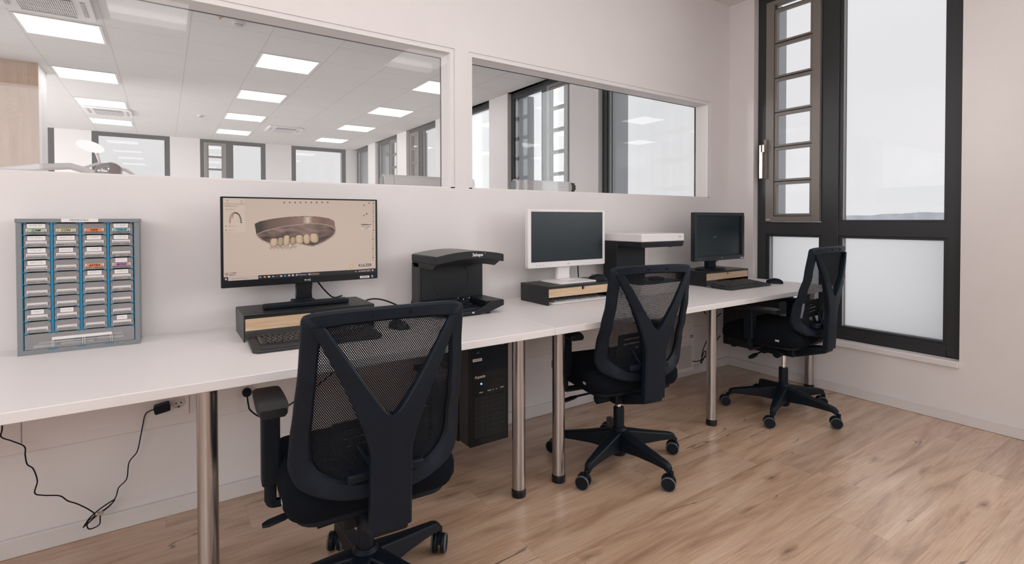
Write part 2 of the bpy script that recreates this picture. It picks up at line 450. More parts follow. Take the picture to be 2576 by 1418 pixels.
# ================================================================== SETTING
X1 = 3.812; ZN = 2.91; ZF = 2.873; PT = .135
XL = -3.6; YB = -5.6; XLF = -5.5; YF = 9.95
MB().box(XLF-.3, X1+.45, YB-.3, .07, -.12, 0).obj('floor', FLOORM, smooth=False)['kind'] = 'structure'
MB().box(XLF-.3, X1+.45, .07, YF+.35, -.12, 0).obj('floor', pbr('grey_bounce_floor', (.70, .69, .68), .5), smooth=False)['kind'] = 'structure'  # unseen far floor, pale grey chosen for neutral bounced light
MB().box(XL-.2, X1+.3, YB-.2, -.0005, ZN, ZN+.15).obj('ceiling', CEILM, smooth=False)['kind'] = 'structure'
MB().box(XLF-.2, X1+.3, PT, YF+.3, ZF, ZF+.18).obj('ceiling', CEILT, smooth=False)['kind'] = 'structure'
ZS, ZL = 1.358, 2.109; MX0, MX1, OX1 = 1.306, 1.392, 3.563; OX0 = -3.0
pw = MB()
pw.box(XLF, X1+.3, 0, PT, 0, ZS).box(XLF, X1+.3, 0, PT, ZL, ZN+.1).box(MX0, MX1, 0, PT, ZS, ZL).box(OX1, X1+.3, 0, PT, ZS, ZL).box(XLF, OX0, 0, PT, ZS, ZL)
pw.obj('wall_partition', WALL, smooth=False)['kind'] = 'structure'
def wall_with_openings(name, x0, x1, ya, yb, top, centres, hw=.54, z0=.36, z1=2.86):
    m = MB(); lo = ya
    for c in centres:
        m.box(x0, x1, lo, c-hw, 0, top).box(x0, x1, c-hw, c+hw, 0, z0).box(x0, x1, c-hw, c+hw, z1, top); lo = c+hw
    m.box(x0, x1, lo, yb, 0, top)
    m.obj(name, WALL, smooth=False)['kind'] = 'structure'
wall_with_openings('wall_left', XL-.25, XL, YB-.2, 0, ZN, (-4.6, -2.9, -1.2), z0=1.78)  # three high openings invented for the left fill lamps
m_ = MB(); lo_ = XL-.2
for c_ in (-3.0, -1.75):  # both openings made up to admit the fill behind the camera
    m_.box(lo_, c_-.54, YB-.25, YB, 0, ZN).box(c_-.54, c_+.54, YB-.25, YB, 0, 1.78).box(c_-.54, c_+.54, YB-.25, YB, 2.86, ZN); lo_ = c_+.54
m_.box(lo_, X1+.3, YB-.25, YB, 0, ZN)
m_.obj('wall_front', WALL, smooth=False)['kind'] = 'structure'
wall_with_openings('wall_far_left', XLF-.25, XLF, PT, YF+.3, ZF, (5.6, 7.2))  # openings invented for the far-room fill lamps

# interior glazing of the partition
def part_window(n, x0, x1):
    W = empty('window_%d' % n); W['kind'] = 'structure'
    f = MB(); t = .024
    for y0, y1 in ((.006, .1175),):
        f.box(x0, x1, y0, y1, ZL-t, ZL).box(x0, x1, y0, y1, ZS, ZS+.006).box(x0, x0+t, y0, y1, ZS, ZL-t).box(x1-t, x1, y0, y1, ZS, ZL-t)
    f.obj('window_frame', JAMB, W, smooth=False)
    g = MB(); t = .0245
    g.box(x0, x1, .122, .131, ZL-t, ZL).box(x0, x0+t, .122, .131, ZS, ZL-t).box(x1-t, x1, .122, .131, ZS, ZL-t)
    g.obj('gasket', ANTHD, W, smooth=False)
    MB().box(x0+.0222, x1-.0222, .024, .030, ZS+.0062, ZL-.0242).obj('pane', GLASS_P, W, smooth=False)
    MB().box(x0+.002, x1-.002, .1180, .1215, ZS+.002, ZL-.002).obj('pane', GLASS_P if n == 2 else GLASS_H, W, smooth=False)
part_window(1, OX0, MX0); part_window(2, MX1, OX1)

# outer wall on the right with its windows
ZW0 = .325
WOUT = X1+.30
spans = []
for k in range(-2, 7):
    y0 = -1.474+1.733*k; spans.append((k, y0, y0+1.264))
wr = MB(); ylo = YB-.2
for k, a, b in spans:
    b2 = min(b, YF)
    wr.box(X1, WOUT, ylo, a, 0, ZN+.1); wr.box(X1, WOUT, a, b2, 0, ZW0); wr.box(X1, WOUT, a, b2, ZF if a > 0 else ZN, ZN+.12); ylo = b
if ylo < YF: wr.box(X1, WOUT, ylo, YF, 0, ZN+.1)
wr.obj('wall_right', WALL, smooth=False)['kind'] = 'structure'

def facade_window(n, y0, y1, ztop, kind, place, near=False):
    """place maps local (s along wall 0..w, depth d outward, z) to world; kind: sash_hi / sash_lo / single"""
    W = empty('window_%d' % n); W['kind'] = 'structure'
    wd = y1-y0; d0, d1 = .06, .135
    def B(mb, a, b, z0, z1, da=d0, db=d1):
        p, q = place(a, da), place(b, db)
        mb.box(min(p[0], q[0]), max(p[0], q[0]), min(p[1], q[1]), max(p[1], q[1]), z0, z1)
    fr = MB(); z0 = .36
    B(fr, 0, .075, z0, ztop); B(fr, wd-.068, wd, z0, ztop)
    B(fr, .075, wd-.068, z0, z0+.072); B(fr, .075, wd-.068, ztop-.06, ztop)
    panes = []; beads = MB(); fp = []
    if kind == 'single':
        fp = [(.075, wd-.068)]; sash = None
    else:
        lo_fixed = kind == 'sash_hi'
        if lo_fixed: m0, m1 = wd-.585, wd-.475; sash = (m1, wd-.068); fixed = (.075, m0)
        else: m0, m1 = .475, .585; sash = (.075, m0); fixed = (m1, wd-.068)
        B(fr, m0, m1, z0+.072, ztop-.06); fp = [fixed]
    for a, b in fp+([sash] if sash else []): B(fr, a, b, 1.072, 1.166)
    fr.obj('window_frame', ANTH, W, bevel=.003 if near else 0, smooth=False)
    # glazing beads and panes
    for a, b in fp:
        for zz0, zz1 in ((1.166, ztop-.06), (z0+.072, 1.072)):
            for q0, q1, r0, r1 in ((a, a+.022, zz0, zz1), (b-.022, b, zz0, zz1), (a+.022, b-.022, zz0, zz0+.016), (a+.022, b-.022, zz1-.016, zz1)):
                B(beads, q0, q1, r0, r1, d0+.010, d1-.01)
    if sash:
        a, b = sash
        for q0, q1, r0, r1 in ((a, a+.02, z0+.072, 1.072), (b-.02, b, z0+.072, 1.072), (a+.02, b-.02, z0+.072, z0+.088), (a+.02, b-.02, 1.056, 1.072)):
            B(beads, q0, q1, r0, r1, d0+.010, d1-.01)
    beads.obj('glazing_bead', ANTH, W, smooth=False)
    gk = MB(); gd = MB()
    for a, b in fp+([sash] if sash else []):
        lv_ = [(z0+.088, 1.056)]+([(1.182, ztop-.076)] if (a, b) in fp else [])
        for e0, e1 in ((a+.0205, a+.0245), (b-.0245, b-.0205)):
            for r0, r1 in lv_:
                B(gk, e0, e1, r0, r1, .0785, .0905); B(gk, e0, e1, r0, r1, .0985, .1065); B(gd, e0, e1, r0, r1, .091, .098); B(gd, e0, e1, r0, r1, .107, .1165)
    gd.obj('dark_gasket', ANTHD, W, smooth=False)
    if len(gk.bm.verts): gk.obj('gasket', pbr('aluminium_spacer', (.50, .51, .51), .5), W, smooth=False)
    for a, b in fp:
        p = MB(); B(p, a+.01, b-.01, 1.17, ztop-.064, .1175, .1235); p.obj('pane', GLASS, W, smooth=False)
        p = MB(); B(p, a+.01, b-.01, z0+.076, 1.068, .1175, .1235); p.obj('pane', FROST, W, smooth=False)
    if sash:
        a, b = sash
        p = MB(); B(p, a+.01, b-.01, z0+.076, 1.068, .1175, .1235); p.obj('pane', FROST, W, smooth=False)
        s = MB(); sd0 = .040; zb, zt = 1.170, ztop-.066
        e = .006
        B(s, a+e, a+.058, zb, zt, sd0, .10); B(s, b-.066, b-e, zb, zt, sd0, .10); B(s, a+.058, b-.066, zb, zb+.040, sd0, .10); B(s, a+.058, b-.066, zt-.03, zt, sd0, .10)
        s.obj('sash', TAUPE, W, bevel=.002 if near else 0, smooth=False)
        k = MB(); la, lb = a+.058, b-.066
        B(k, la, lb, zb+.040, zt-.03, .079, .083)
        # louvre frames
        lv = MB(); gl = MB(); zz = zb+.046
        while zz+.1 < zt-.03:
            zt2 = min(zz+.2615-.008, zt-.034)
            for q0, q1, r0, r1 in ((la+.003, la+.02, zz, zt2), (lb-.02, lb-.003, zz, zt2), (la+.02, lb-.02, zz, zz+.014), (la+.02, lb-.02, zt2-.02, zt2)):
                B(lv, q0, q1, r0, r1, .050, .080)
            B(gl, la+.014, lb-.014, zz+.01, zt2-.01, .066, .069)
            zz += .2615
        lo = lv.obj('louvre_frame', TAUPE, W, smooth=False); gl.obj('pane', GLASS, W, smooth=False)
        k.bm.free(); k = MB()
        zz = zb+.046-.008
        while zz < zt-.03:
            B(k, la, lb, zz+.001, zz+.0075, .058, .083); zz += .2615
        B(k, la-.001, la+.004, zb+.04, zt-.03, .060, .083); B(k, lb-.004, lb+.001, zb+.04, zt-.03, .060, .083)
        k.obj('gasket', ANTHD, W, smooth=False)
        if near:
            h = MB()
            hs = b+.004 if kind == 'sash_hi' else a-.004
            B(h, hs-.028, hs-.006, 1.50, 1.80, .020, .040); h.obj('handle_plate', TAUPE, W, bevel=.002)
            h = MB(); B(h, hs-.010, hs+.018, 1.50, 1.76, -.004, .012); B(h, hs-.024, hs+.004, 1.70, 1.76, -.004, .022); h.obj('handle', pbr('satin_aluminium', (.55, .52, .49), .35, .8), W, bevel=.003)
            st = MB(); B(st, b-.045 if kind == 'sash_hi' else a+.02, b-.015 if kind == 'sash_hi' else a+.05, 1.180, 1.190, .0385, .0395); st.obj('sticker', pbr('faded_pink_label', (.62, .40, .36), .7), W, smooth=False)
    # outside reveal strips
    rv = MB()
    B(rv, -.02, .0, z0, ztop, .13, .42); B(rv, wd, wd+.02, z0, ztop, .13, .42)
    B(rv, 0, .03, z0, ztop, .15, .42); B(rv, wd-.03, wd, z0, ztop, .15, .42); B(rv, -.02, wd+.02, z0-.05, z0, .13, .44)
    rv.obj('outer_reveal', pbr('facade_metal', (.42, .44, .46), .5), W, smooth=False)
    return W
KIND = {0: 'sash_hi', 1: 'single', 2: 'sash_lo', 3: 'single', 4: 'sash_hi', 5: 'sash_lo', 6: 'single', -1: 'sash_lo', -2: 'single'}
n = 3
for k, a, b in spans:
    if k == 6: b = YF-.02
    zt = ZF if a > 0 else ZN
    facade_window(n, a, b, zt, KIND[k], (lambda a: (lambda s, d: (X1+d, a+s)))(a), near=(k == 0)); n += 1
# white sill board under the near windows
for k, a, b in spans[:3]:
    MB().box(X1-.022, X1+.062, a, b, .322, .358).obj('trim_%d' % (k+3), JAMB, bevel=.004)['kind'] = 'structure'

# far wall of the far room
bw = [(-3.30, -1.644, 'single'), (-1.115, .108, 'single'), (.627, 1.863, 'sash_lo'), (2.396, 3.615, 'single')]
wf = MB(); xlo = XLF-.2
for a, b, kd in bw:
    wf.box(xlo, a, YF, YF+.3, 0, ZF); wf.box(a, b, YF, YF+.3, 0, .36); xlo = b
wf.box(xlo, X1+.3, YF, YF+.3, 0, ZF)
wf.obj('wall_far', WALL, smooth=False)['kind'] = 'structure'
for a, b, kd in bw:
    facade_window(n, a, b, ZF, kd, (lambda a: (lambda s, d: (a+s, YF+d-.05)))(a)); n += 1
# core wall with wood facing at the left of the far room
cw = MB().box(-2.4, -1.105, 4.97, 5.45, 0, ZF).obj('wall_core', WALL, smooth=False); cw['kind'] = 'structure'
MB().box(-2.4, -1.105, 4.95, 4.9695, 0, ZF-.002).obj('wood_facing', PLYWOOD, cw, smooth=False)

# baseboards
MB().box(XL, X1, -.015, -.0005, 0, .067).obj('baseboard_partition', BASEB, bevel=.004)['kind'] = 'structure'
MB().box(X1-.015, X1-.0005, YB, -.015, 0, .067).obj('baseboard_right', BASEB, bevel=.004)['kind'] = 'structure'
# cable trunking along the wall under the desks
tk = empty('cable_trunking', (0, 0, .37)); tag(tk, 'long white cable trunking on the wall under the desks', 'cable trunking')
MB().box(-2.5, 3.6, -.044, -.0005, .004, .170).obj('channel', TRUNK, tk, bevel=.003)
c = MB()
for a, b in ((-2.5, -.42), (-.417, .075), (.079, .125), (.129, 1.6), (1.604, 3.6)): c.box(a, b, -.049, -.0445, .040, .168)
c.obj('cover', TRUNK, tk, bevel=.0008)

# landscape beyond the windows
gm = pbr('snowy_field', (.80, .82, .84), .9, noise=.06, nscale=.02)
MB().box(20, 1500, -900, 900, -9.2, -9).obj('snowy_field', gm, smooth=False)
g = bpy.data.objects['snowy_field']; g['kind'] = 'structure'
tr = MB(); random.seed(3); ys = -450; pts = []
while ys < 900:
    pts.append((ys, 3.9+max(-3, min(3, (165-ys)*.03))+.35*math.sin(ys*.11)+.25*math.sin(ys*.31+1)+random.uniform(-.16, .2))); ys += 1.6
pts = [(-450, -9)]+pts+[(900, -9)]
tr.prism([(a, b) for a, b in pts], 400, 430, 'x')
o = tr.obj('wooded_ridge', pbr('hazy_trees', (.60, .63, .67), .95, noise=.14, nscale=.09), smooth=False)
tag(o, 'hazy wooded ridge on the horizon seen through the tall window', 'hills')

# ================================================================== CEILING FITTINGS
PE_N = emis('ceiling_panel_diffuser', (1, .97, .955), PANEL_NEAR)
PE_F = emis('far_ceiling_panel_diffuser', (.99, .975, .985), PANEL_FAR)
FRM = pbr('panel_frame_white', (.82, .79, .78), .5)
def panel(cx, cy, z, em, label, group):
    t = empty('ceiling_light', (cx, cy, z)); tag(t, label, 'ceiling light', group)
    MB().box(-.27, .27, -.26, .26, -.004, -.0005).obj('diffuser', em, t, smooth=False)
    f = MB(); a, b = .29, .28
    f.box(-a, a, b-.02, b, -.006, -.0005).box(-a, a, -b, -b+.02, -.006, -.0005).box(-a, -a+.02, -b+.02, b-.02, -.006, -.0005).box(a-.02, a, -b+.02, b-.02, -.006, -.0005)
    f.obj('frame', FRM, t, smooth=False)
rown = ['nearest the partition', 'second from the partition', 'third from the partition', 'farthest from the partition']
for ci, (cx, cn) in enumerate(((-.725, 'left row'), (1.115, 'middle row'), (2.945, 'right row'))):
    for ri, cy in enumerate((3.51, 5.25, 6.96, 8.66)):
        panel(cx, cy, ZF, PE_F, 'square white ceiling light in the %s beyond the glass, %s' % (cn, rown[ri]), 'ceiling lights beyond the glass partition')
for cx, cy, lb in ((-.09, -2.58, 'square ceiling light of the desk room, mirrored top left in the partition glass'), (2.315, -2.58, 'square ceiling light of the desk room, mirrored beside the white mullion')):
    panel(cx, cy, ZN, PE_N, lb, 'ceiling lights above the desk room')
for cx, cy, lb in ((-2.3, -2.58, 'added fill panel on the unseen ceiling at the left wall'), (-2.3, -1.25, 'added fill panel on the unseen ceiling above the left end of the desks'), (-.09, -1.25, 'added fill panel on the unseen ceiling above the lit monitor'), (1.10, -1.25, 'added fill panel on the unseen ceiling above the joint between the desks')):  # unseen panels added to light desks and wall from above
    panel(cx, cy, ZN, PE_N, lb, 'ceiling lights above the desk room')

def cassette(cx, cy, lb):
    t = empty('air_conditioner', (cx, cy, ZF)); tag(t, lb, 'air conditioner', 'ceiling air conditioners')
    MB().prism(rrect(0, 0, .58, .56, .03), -.028, -.0005).obj('housing', WHITEP, t, bevel=.004)
    MB().box(-.17, .17, -.17, .17, -.034, -.0285).obj('grille_panel', pbr('vent_dark', (.32, .31, .31), .7), t, smooth=False)
    g = MB()
    for i in range(26): x = -.168+i*.0134; g.box(x, x+.006, -.17, .17, -.040, -.0345)
    for y in (-.17, -.085, 0, .085, .165): g.box(-.17, .17, y, y+.006, -.0405, -.0345)
    g.obj('grille', WHITEP, t, smooth=False)
    fl = MB()
    for s in (-1, 1): fl.box(s*.235-.014, s*.235+.014, -.17, .17, -.034, -.0285)
    for s in (-1, 1): fl.box(-.17, .17, s*.225-.014, s*.225+.014, -.034, -.0285)
    fl.obj('air_outlet', pbr('vent_shadow', (.45, .44, .44), .6), t, bevel=.004)
cassette(-.74, 2.79, 'white ceiling air conditioner with slotted grille above the left light row')
cassette(-.69, 7.55, 'white ceiling air conditioner at the far end of the left light row')
cassette(1.85, 7.75, 'white ceiling air conditioner between the middle and right light rows')
def detector(cx, cy, lb):
    t = empty('smoke_detector', (cx, cy, ZF)); tag(t, lb, 'smoke detector', 'smoke detectors')
    MB().lathe([(.05, -.0005), (.05, -.012), (.046, -.016)]).obj('base', WHITEP, t)
    MB().lathe([(.036, -.0165), (.038, -.022), (.032, -.028), (.012, -.031)]).obj('sensor', pbr('detector_grey', (.5, .48, .47), .5), t)
detector(.543, 2.49, 'round smoke detector on the far ceiling close to the partition top edge')
detector(.50, 7.2, 'round smoke detector on the far ceiling deep in the next room')
sp = empty('sprinkler_head', (.40, 2.42, ZF)); tag(sp, 'tiny sprinkler head on the far ceiling near the smoke detector', 'sprinkler')
MB().lathe([(.024, -.0005), (.024, -.006), (.02, -.008)]).obj('rosette', pbr('brass_pink', (.60, .42, .34), .4), sp)
MB().lathe([(.006, -.0085), (.006, -.02), (.012, -.022), (.012, -.024)], n=16).obj('nozzle', pbr('brass_pink', (.60, .42, .34), .4), sp)

# ================================================================== LAMPS BEYOND THE PARTITION (standing on a bench behind the sill)
bn = empty('laboratory_bench', (0, .95, 0)); tag(bn, 'white bench behind the partition carrying the tube lamps', 'bench')
MB().box(-1.6, 3.3, -.44, .35, .74, .77).obj('worktop', DESK, bn, bevel=.003)
for x in (-1.5, .9, 3.2):
    MB().box(x-.03, x+.03, -.38, -.32, 0, .739).obj('leg', STEEL, bn); MB().box(x-.03, x+.03, .26, .32, 0, .739).obj('leg', STEEL, bn)
def tube_lamp(x0, x1, y, z, lb, knob=True):
    xm = (x0+x1)/2
    t = empty('tube_lamp', (xm, y, .7705)); tag(t, lb, 'lamp', 'white tube lamps beyond the partition')
    h = (x1-x0)/2; zz = z-.7705
    MB().lathe([(.040, -h), (.044, -h+.004), (.044, h-.03), (.040, h-.028)], (0, 0, zz), 'x').obj('housing', WHITEP, t)
    MB().lathe([(.030, -h-.004), (.038, -h-.003), (.0385, -h-.0005)], (0, 0, zz), 'x').obj('end_cap', pbr('grey_end_cap', (.16, .18, .19), .5), t)
    MB().lathe([(.045, -h+.06), (.0455, -h+.064)], (0, 0, zz), 'x').obj('seam_ring', pbr('joint_grey', (.5, .5, .5), .5), t)
    MB().box(-h+.09, h-.06, -.026, .026, zz-.058, zz-.0445).obj('lens', pbr('lamp_lens', (.72, .72, .72), .2), t, bevel=.004)
    if knob:
        k = MB()
        rings = []
        for hx in (h-.0275, h+.014, h+.016):
            rings.append([(hx, (.035+.005*math.cos(9*2*PI*i/72))*math.cos(2*PI*i/72), zz+(.035+.005*math.cos(9*2*PI*i/72))*math.sin(2*PI*i/72)) for i in range(72)])
        k.loft(rings); k.obj('knob', pbr('knob_dark', (.06, .07, .08), .4), t)
    MB().tube(spline([(0, 0, zz-.05), (0, .10, zz-.12), (0, .28, zz-.30), (0, .24, .30), (0, .2, .012)], 6), .011).obj('arm', WHITEP, t)
    MB().lathe([(.075, 0), (.075, .018), (.02, .022)], (0, .2, 0)).obj('base', WHITEP, t)
tube_lamp(2.10, 2.645, .60, 1.437, 'white tube lamp with dark round knob behind the right partition pane')
tube_lamp(1.115, 1.78, .60, 1.425, 'white tube lamp partly hidden by the mullion, behind the left pane', False)
# articulated lamp at the left
t = empty('articulated_lamp', (-.45, .75, .7705)); tag(t, 'white articulated lamp with a glowing oval head behind the far left glass', 'lamp')
MB().lathe([(.07, 0), (.07, .02), (.02, .025)], (0, 0, 0)).obj('base', WHITEP, t)
MB().tube(spline([(0, 0, .02), (-.02, 0, .3), (-.02, 0, .56)], 5), .014).obj('pole', WHITEP, t)
MB().tube([(-.50, .0, .625), (-.16, .0, .640), (-.03, .0, .665), (.08, .0, .676), (.16, .0, .650), (.22, 0, .600)], .016, 12).obj('arm', WHITEP, t)
hd = MB(); rings = []
for i in range(9):
    a = PI*i/8; r = math.sin(a)
    rings.append([(.155-.055*math.cos(a), .045*max(r, .02)*math.cos(2*PI*k/24), .776+.055*math.cos(a)*.25+.027*max(r, .02)*math.sin(2*PI*k/24)) for k in range(24)])
hd.loft(rings); hd.obj('lamp_head', emis('lamp_head_glow', (1, .98, .99), 1.15), t)
MB().tube([(.175, .02, .755), (.19, .02, .70), (.13, .01, .672)], .007).obj('neck', WHITEP, t)
t = empty('extraction_hood', (-.208, .52, .7705)); tag(t, 'round glossy extraction nozzle, grey and brown, peeking over the sill at left', 'extraction hood')
MB().lathe([(.07, 0), (.07, .02), (.03, .03), (.02, .05), (.02, .585)], (0, 0, 0)).obj('stand', WHITEP, t)
b = MB(); prof = [(.002, -.052), (.026, -.046), (.041, -.026), (.046, 0), (.040, .026), (.024, .046), (.002, .05)]
b.lathe(prof, (0, 0, .637), 'x'); b.obj('nozzle', pbr('polished_metal', (.45, .44, .45), .10, 1.), t)
MB().lathe([(.0465, .004), (.0455, .012), (.0410, .027), (.030, .042), (.028, .040), (.038, .026)], (0, 0, .637), 'x').obj('brown_cap', pbr('brown_plastic', (.20, .12, .11), .3), t)
MB().tube(spline([(.045, 0, .655), (.07, 0, .645), (.11, .0, .61), (.16, .0, .55)], 5), .007).obj('handle', WHITEP, t)

# ================================================================== DESKS
T = .73
def desk(x0, x1, legs, label):
    t = empty('desk', ((x0+x1)/2, -.4, 0)); tag(t, label, 'desk', 'white desks along the partition'); cx = (x0+x1)/2
    MB().box(x0-cx, x1-cx, -.3986, .3985, T-.0295, T).obj('desktop', DESK, t, bevel=.0025)
    for lx in legs:
        lg = MB().cyl((lx-cx, -.275, .03), (lx-cx, -.275, T-.036), .0285, n=40).obj('leg', STEEL, t)
        MB().lathe([(.030, 0.), (.031, .006), (.031, .028), (.0288, .030), (.0288, .034)], (lx-cx, -.275, 0), n=40).obj('foot', BLACKG, lg)
        MB().lathe([(.040, T-.036), (.040, T-.030)], (lx-cx, -.275, 0), n=32).obj('mounting_plate', STEEL, lg)
    MB().box(x0-cx+.02, x1-cx-.02, .374, .3985, T-.075, T-.0300).obj('rail', BLACK, t)
desk(-1.10, 1.3555, (-1.03, .102, 1.253), 'long white desk at left carrying the drawer cabinet and lit monitor')
desk(1.3570, 3.80, (1.473, 2.613, 3.735), 'long white desk at right carrying the white and the small black monitor')

# ================================================================== DRAWER CABINET
def drawer_cabinet():
    Wd, H, D = .334, .462, .118
    t = empty('drawer_cabinet', (-.245, -.13, T+.0003), math.radians(-.8)); tag(t, 'grey small-parts cabinet with blue dividers and clear drawers on the left desk', 'drawer cabinet')
    f = MB()  # local: front at y=0, depth +y
    f.box(-Wd/2, -Wd/2+.014, 0, D, 0, H-.013).box(Wd/2-.014, Wd/2, 0, D, 0, H-.013).box(-Wd/2-.002, Wd/2+.002, -.002, D, H-.013, H).box(-Wd/2+.014, Wd/2-.014, 0, D, 0, .016)
    f.box(-Wd/2+.014, Wd/2-.014, D-.006, D, .016, H-.013)
    f.obj('housing', GREYCAB, t, bevel=.001, smooth=False)
    x0, x1 = -Wd/2+.014, Wd/2-.014; z0, z1 = .016, H-.014
    bz = z0+.056; pit = (z1-bz)/9; cw_ = (x1-x0)/4
    b = MB()
    for i in range(5):
        x = x0+cw_*i; w_ = .0035 if 0 < i < 4 else .002
        xa = max(x-w_, x0); xb = min(x+w_, x1)
        b.box(xa, xb, .002, D-.01, bz-.001 if 0 < i < 4 else z0, z1)
        for j in range(10):
            z = bz+pit*j
            if j < 9 or True:
                b.box(max(x-.013, x0), min(x+.013, x1), .0025, .05, z-.0015, z+.0012)
                if 0 < i < 4 or i == 0: b.box(min(x+.007, x1-.004), min(x+.010, x1-.001), .0015, .01, z-.006, z)
                if 0 < i: b.box(max(x-.010, x0), max(x-.007, x0+.003), .0015, .01, z-.006, z)
    for i in range(1, 4): b.box(x0+cw_*i-.013, x0+cw_*i+.013, -.0006, .004, z0-.004, z0-.001); b.box(x0+cw_*i-.010, x0+cw_*i+.010, -.0006, .0, z1+.003, z1+.006)
    b.obj('divider', BLUE, t, smooth=False)
    stick = {(0, 8): ((.36, .52, .34), 'CAM'), (1, 8): ((.55, .53, .28), 'CON'), (2, 8): ((.83, .22, .07), 'NIFE'), (3, 8): ((.20, .50, .55), 'TISSUE'), (2, 5): ((.85, .24, .08), 'ASTRA'), (3, 5): ((.50, .24, .42), 'BONE')}
    paper = {(0, 8): 1, (0, 7): 1, (0, 6): 1, (0, 5): 1, (1, 7): 1, (1, 6): .8, (2, 7): .85, (2, 6): .9, (3, 8): .9, (3, 7): .9, (3, 5): .75, (3, 4): .85, (2, 4): .85, (0, 1): .7, (1, 1): .75, (3, 0): .65}
    rr = random.Random(5)
    for ci in range(4):
        for ri in range(9):
            xa, xb = x0+cw_*ci+.005, x0+cw_*(ci+1)-.005; za, zb = bz+pit*ri+.0016, bz+pit*(ri+1)-.003
            d = MB(); e = .0012
            d.box(xa, xb, .004, .104, za, za+e).box(xa, xa+e, .004, .104, za, zb-.004).box(xb-e, xb, .004, .104, za, zb-.004).box(xa, xb, .104, .105, za, zb-.004)
            # stepped front: lower panel proud, slanting lip, upper panel set back
            d.prism([(.0025, za), (.0037, za), (.0060, za+.012), (.0060, zb), (.0048, zb), (.0046, za+.013)], xa, xb, 'x')
            dr = d.obj('drawer', CLEAR, t, smooth=False)
            xm = (xa+xb)/2; hw = (xb-xa)/2
            l = MB(); zm = za+(zb-za)*.50
            l.prism([(.0044, zm-.010), (-.006, zm-.004), (-.006, zm-.001), (.0044, zm+.001)], xm-hw+.009, xm+hw-.009, 'x')
            l.box(xm-hw+.007, xm-hw+.009, -.004, .0044, zm-.010, zm+.001); l.box(xm+hw-.009, xm+hw-.007, -.004, .0044, zm-.010, zm+.001)
            l.obj('handle', CLEARL, dr, smooth=False)
            if (ci, ri) in stick:
                c, tx = stick[(ci, ri)]
                MB().box(xm-hw+.012, xm+hw-.012, -.0072, -.0062, zm-.010, zm+.001).obj('sticker', pbr('sticker_'+tx.lower(), c, .6), dr, smooth=False)
                text('handwriting', tx, .0105, INKB, dr, (xm, -.0076, zm-.0045), shear=.25, bold=.00012)
            if (ci, ri) in paper:
                k = paper[(ci, ri)]; w2 = (hw-.010)*k
                MB().box(xm-w2-.001, xm+w2-.001, .0032, .0042, zm+.003, zb-.0005).obj('paper_label', PAPER, dr, smooth=False)
                m2 = MB()
                for q in range(7):
                    a = xm-w2*.75+q*w2*.2
                    if rr.random() < .8: m2.box(a, a+w2*.14, .0028, .0031, zb-.0062, zb-.0050)
                    if rr.random() < .5: m2.box(a, a+w2*.12, .0028, .0031, zb-.0095, zb-.0086)
                m2.obj('print', pbr('faint_print', (.25, .24, .24), .7), dr, smooth=False)
            # contents
            if ri < 8 and rr.random() < .75:
                c_ = MB()
                for q in range(rr.randint(1, 4)):
                    a = rr.uniform(xa+.006, xb-.014); y_ = rr.uniform(.02, .06)
                    c_.box(a, a+rr.uniform(.004, .012), y_, y_+.02, za+.0013, za+rr.uniform(.004, .012))
                c_.obj('small_parts', pbr('dark_small_parts' if rr.random() < .5 else 'white_small_parts', (.05, .055, .06) if rr.random() < .5 else (.7, .68, .67), .5), dr, smooth=False)
    # large bottom drawer
    d = MB(); xa, xb = x0+.004, x1-.004; za, zb = z0+.001, bz-.003
    d.box(xa, xb, .004, .104, za, za+.0012).box(xa, xa+.0012, .004, .104, za, zb).box(xb-.0012, xb, .004, .104, za, zb).box(xa, xb, .003, .0042, za, zb).box(xa, xb, .104, .105, za, zb)
    dr = d.obj('drawer', CLEAR, t, smooth=False)
    h = MB(); ha, hb = xa+.07, xb-.065
    h.box(ha, hb, -.004, .0028, za+.036, za+.0375).box(ha, hb, -.004, -.003, za+.028, za+.036).box(ha, hb, -.001, .0028, za+.020, za+.0212)
    for q in (ha, ha+.004, (ha+hb)/2, (ha+hb)/2+.005, hb-.004, hb): h.box(q, q+.0012, -.003, .0028, za+.003, za+.036)
    h.obj('handle', CLEARL, dr, smooth=False)
    c_ = MB()
    for a, y_, w_, z_ in ((.02, .01, .06, .004), (.03, .03, .09, .012), (.09, .015, .09, .006), (.19, .02, .075, .010), (.17, .04, .09, .02)):
        c_.box(xa+a, xa+a+w_, y_, y_+.025, za+z_, za+z_+.006)
    c_.obj('white_parts', pbr('pale_blue_parts', (.55, .62, .66), .5), dr, smooth=False)
    MB().box(-.050, .050, -.0036, -.0022, H-.012, H+.0005).obj('title_label', PAPER, t, smooth=False)
    text('lettering', 'MEDENTIKA', .0095, pbr('grey_print', (.30, .28, .28), .6), t, (-.002, -.0040, H-.0055))
drawer_cabinet()

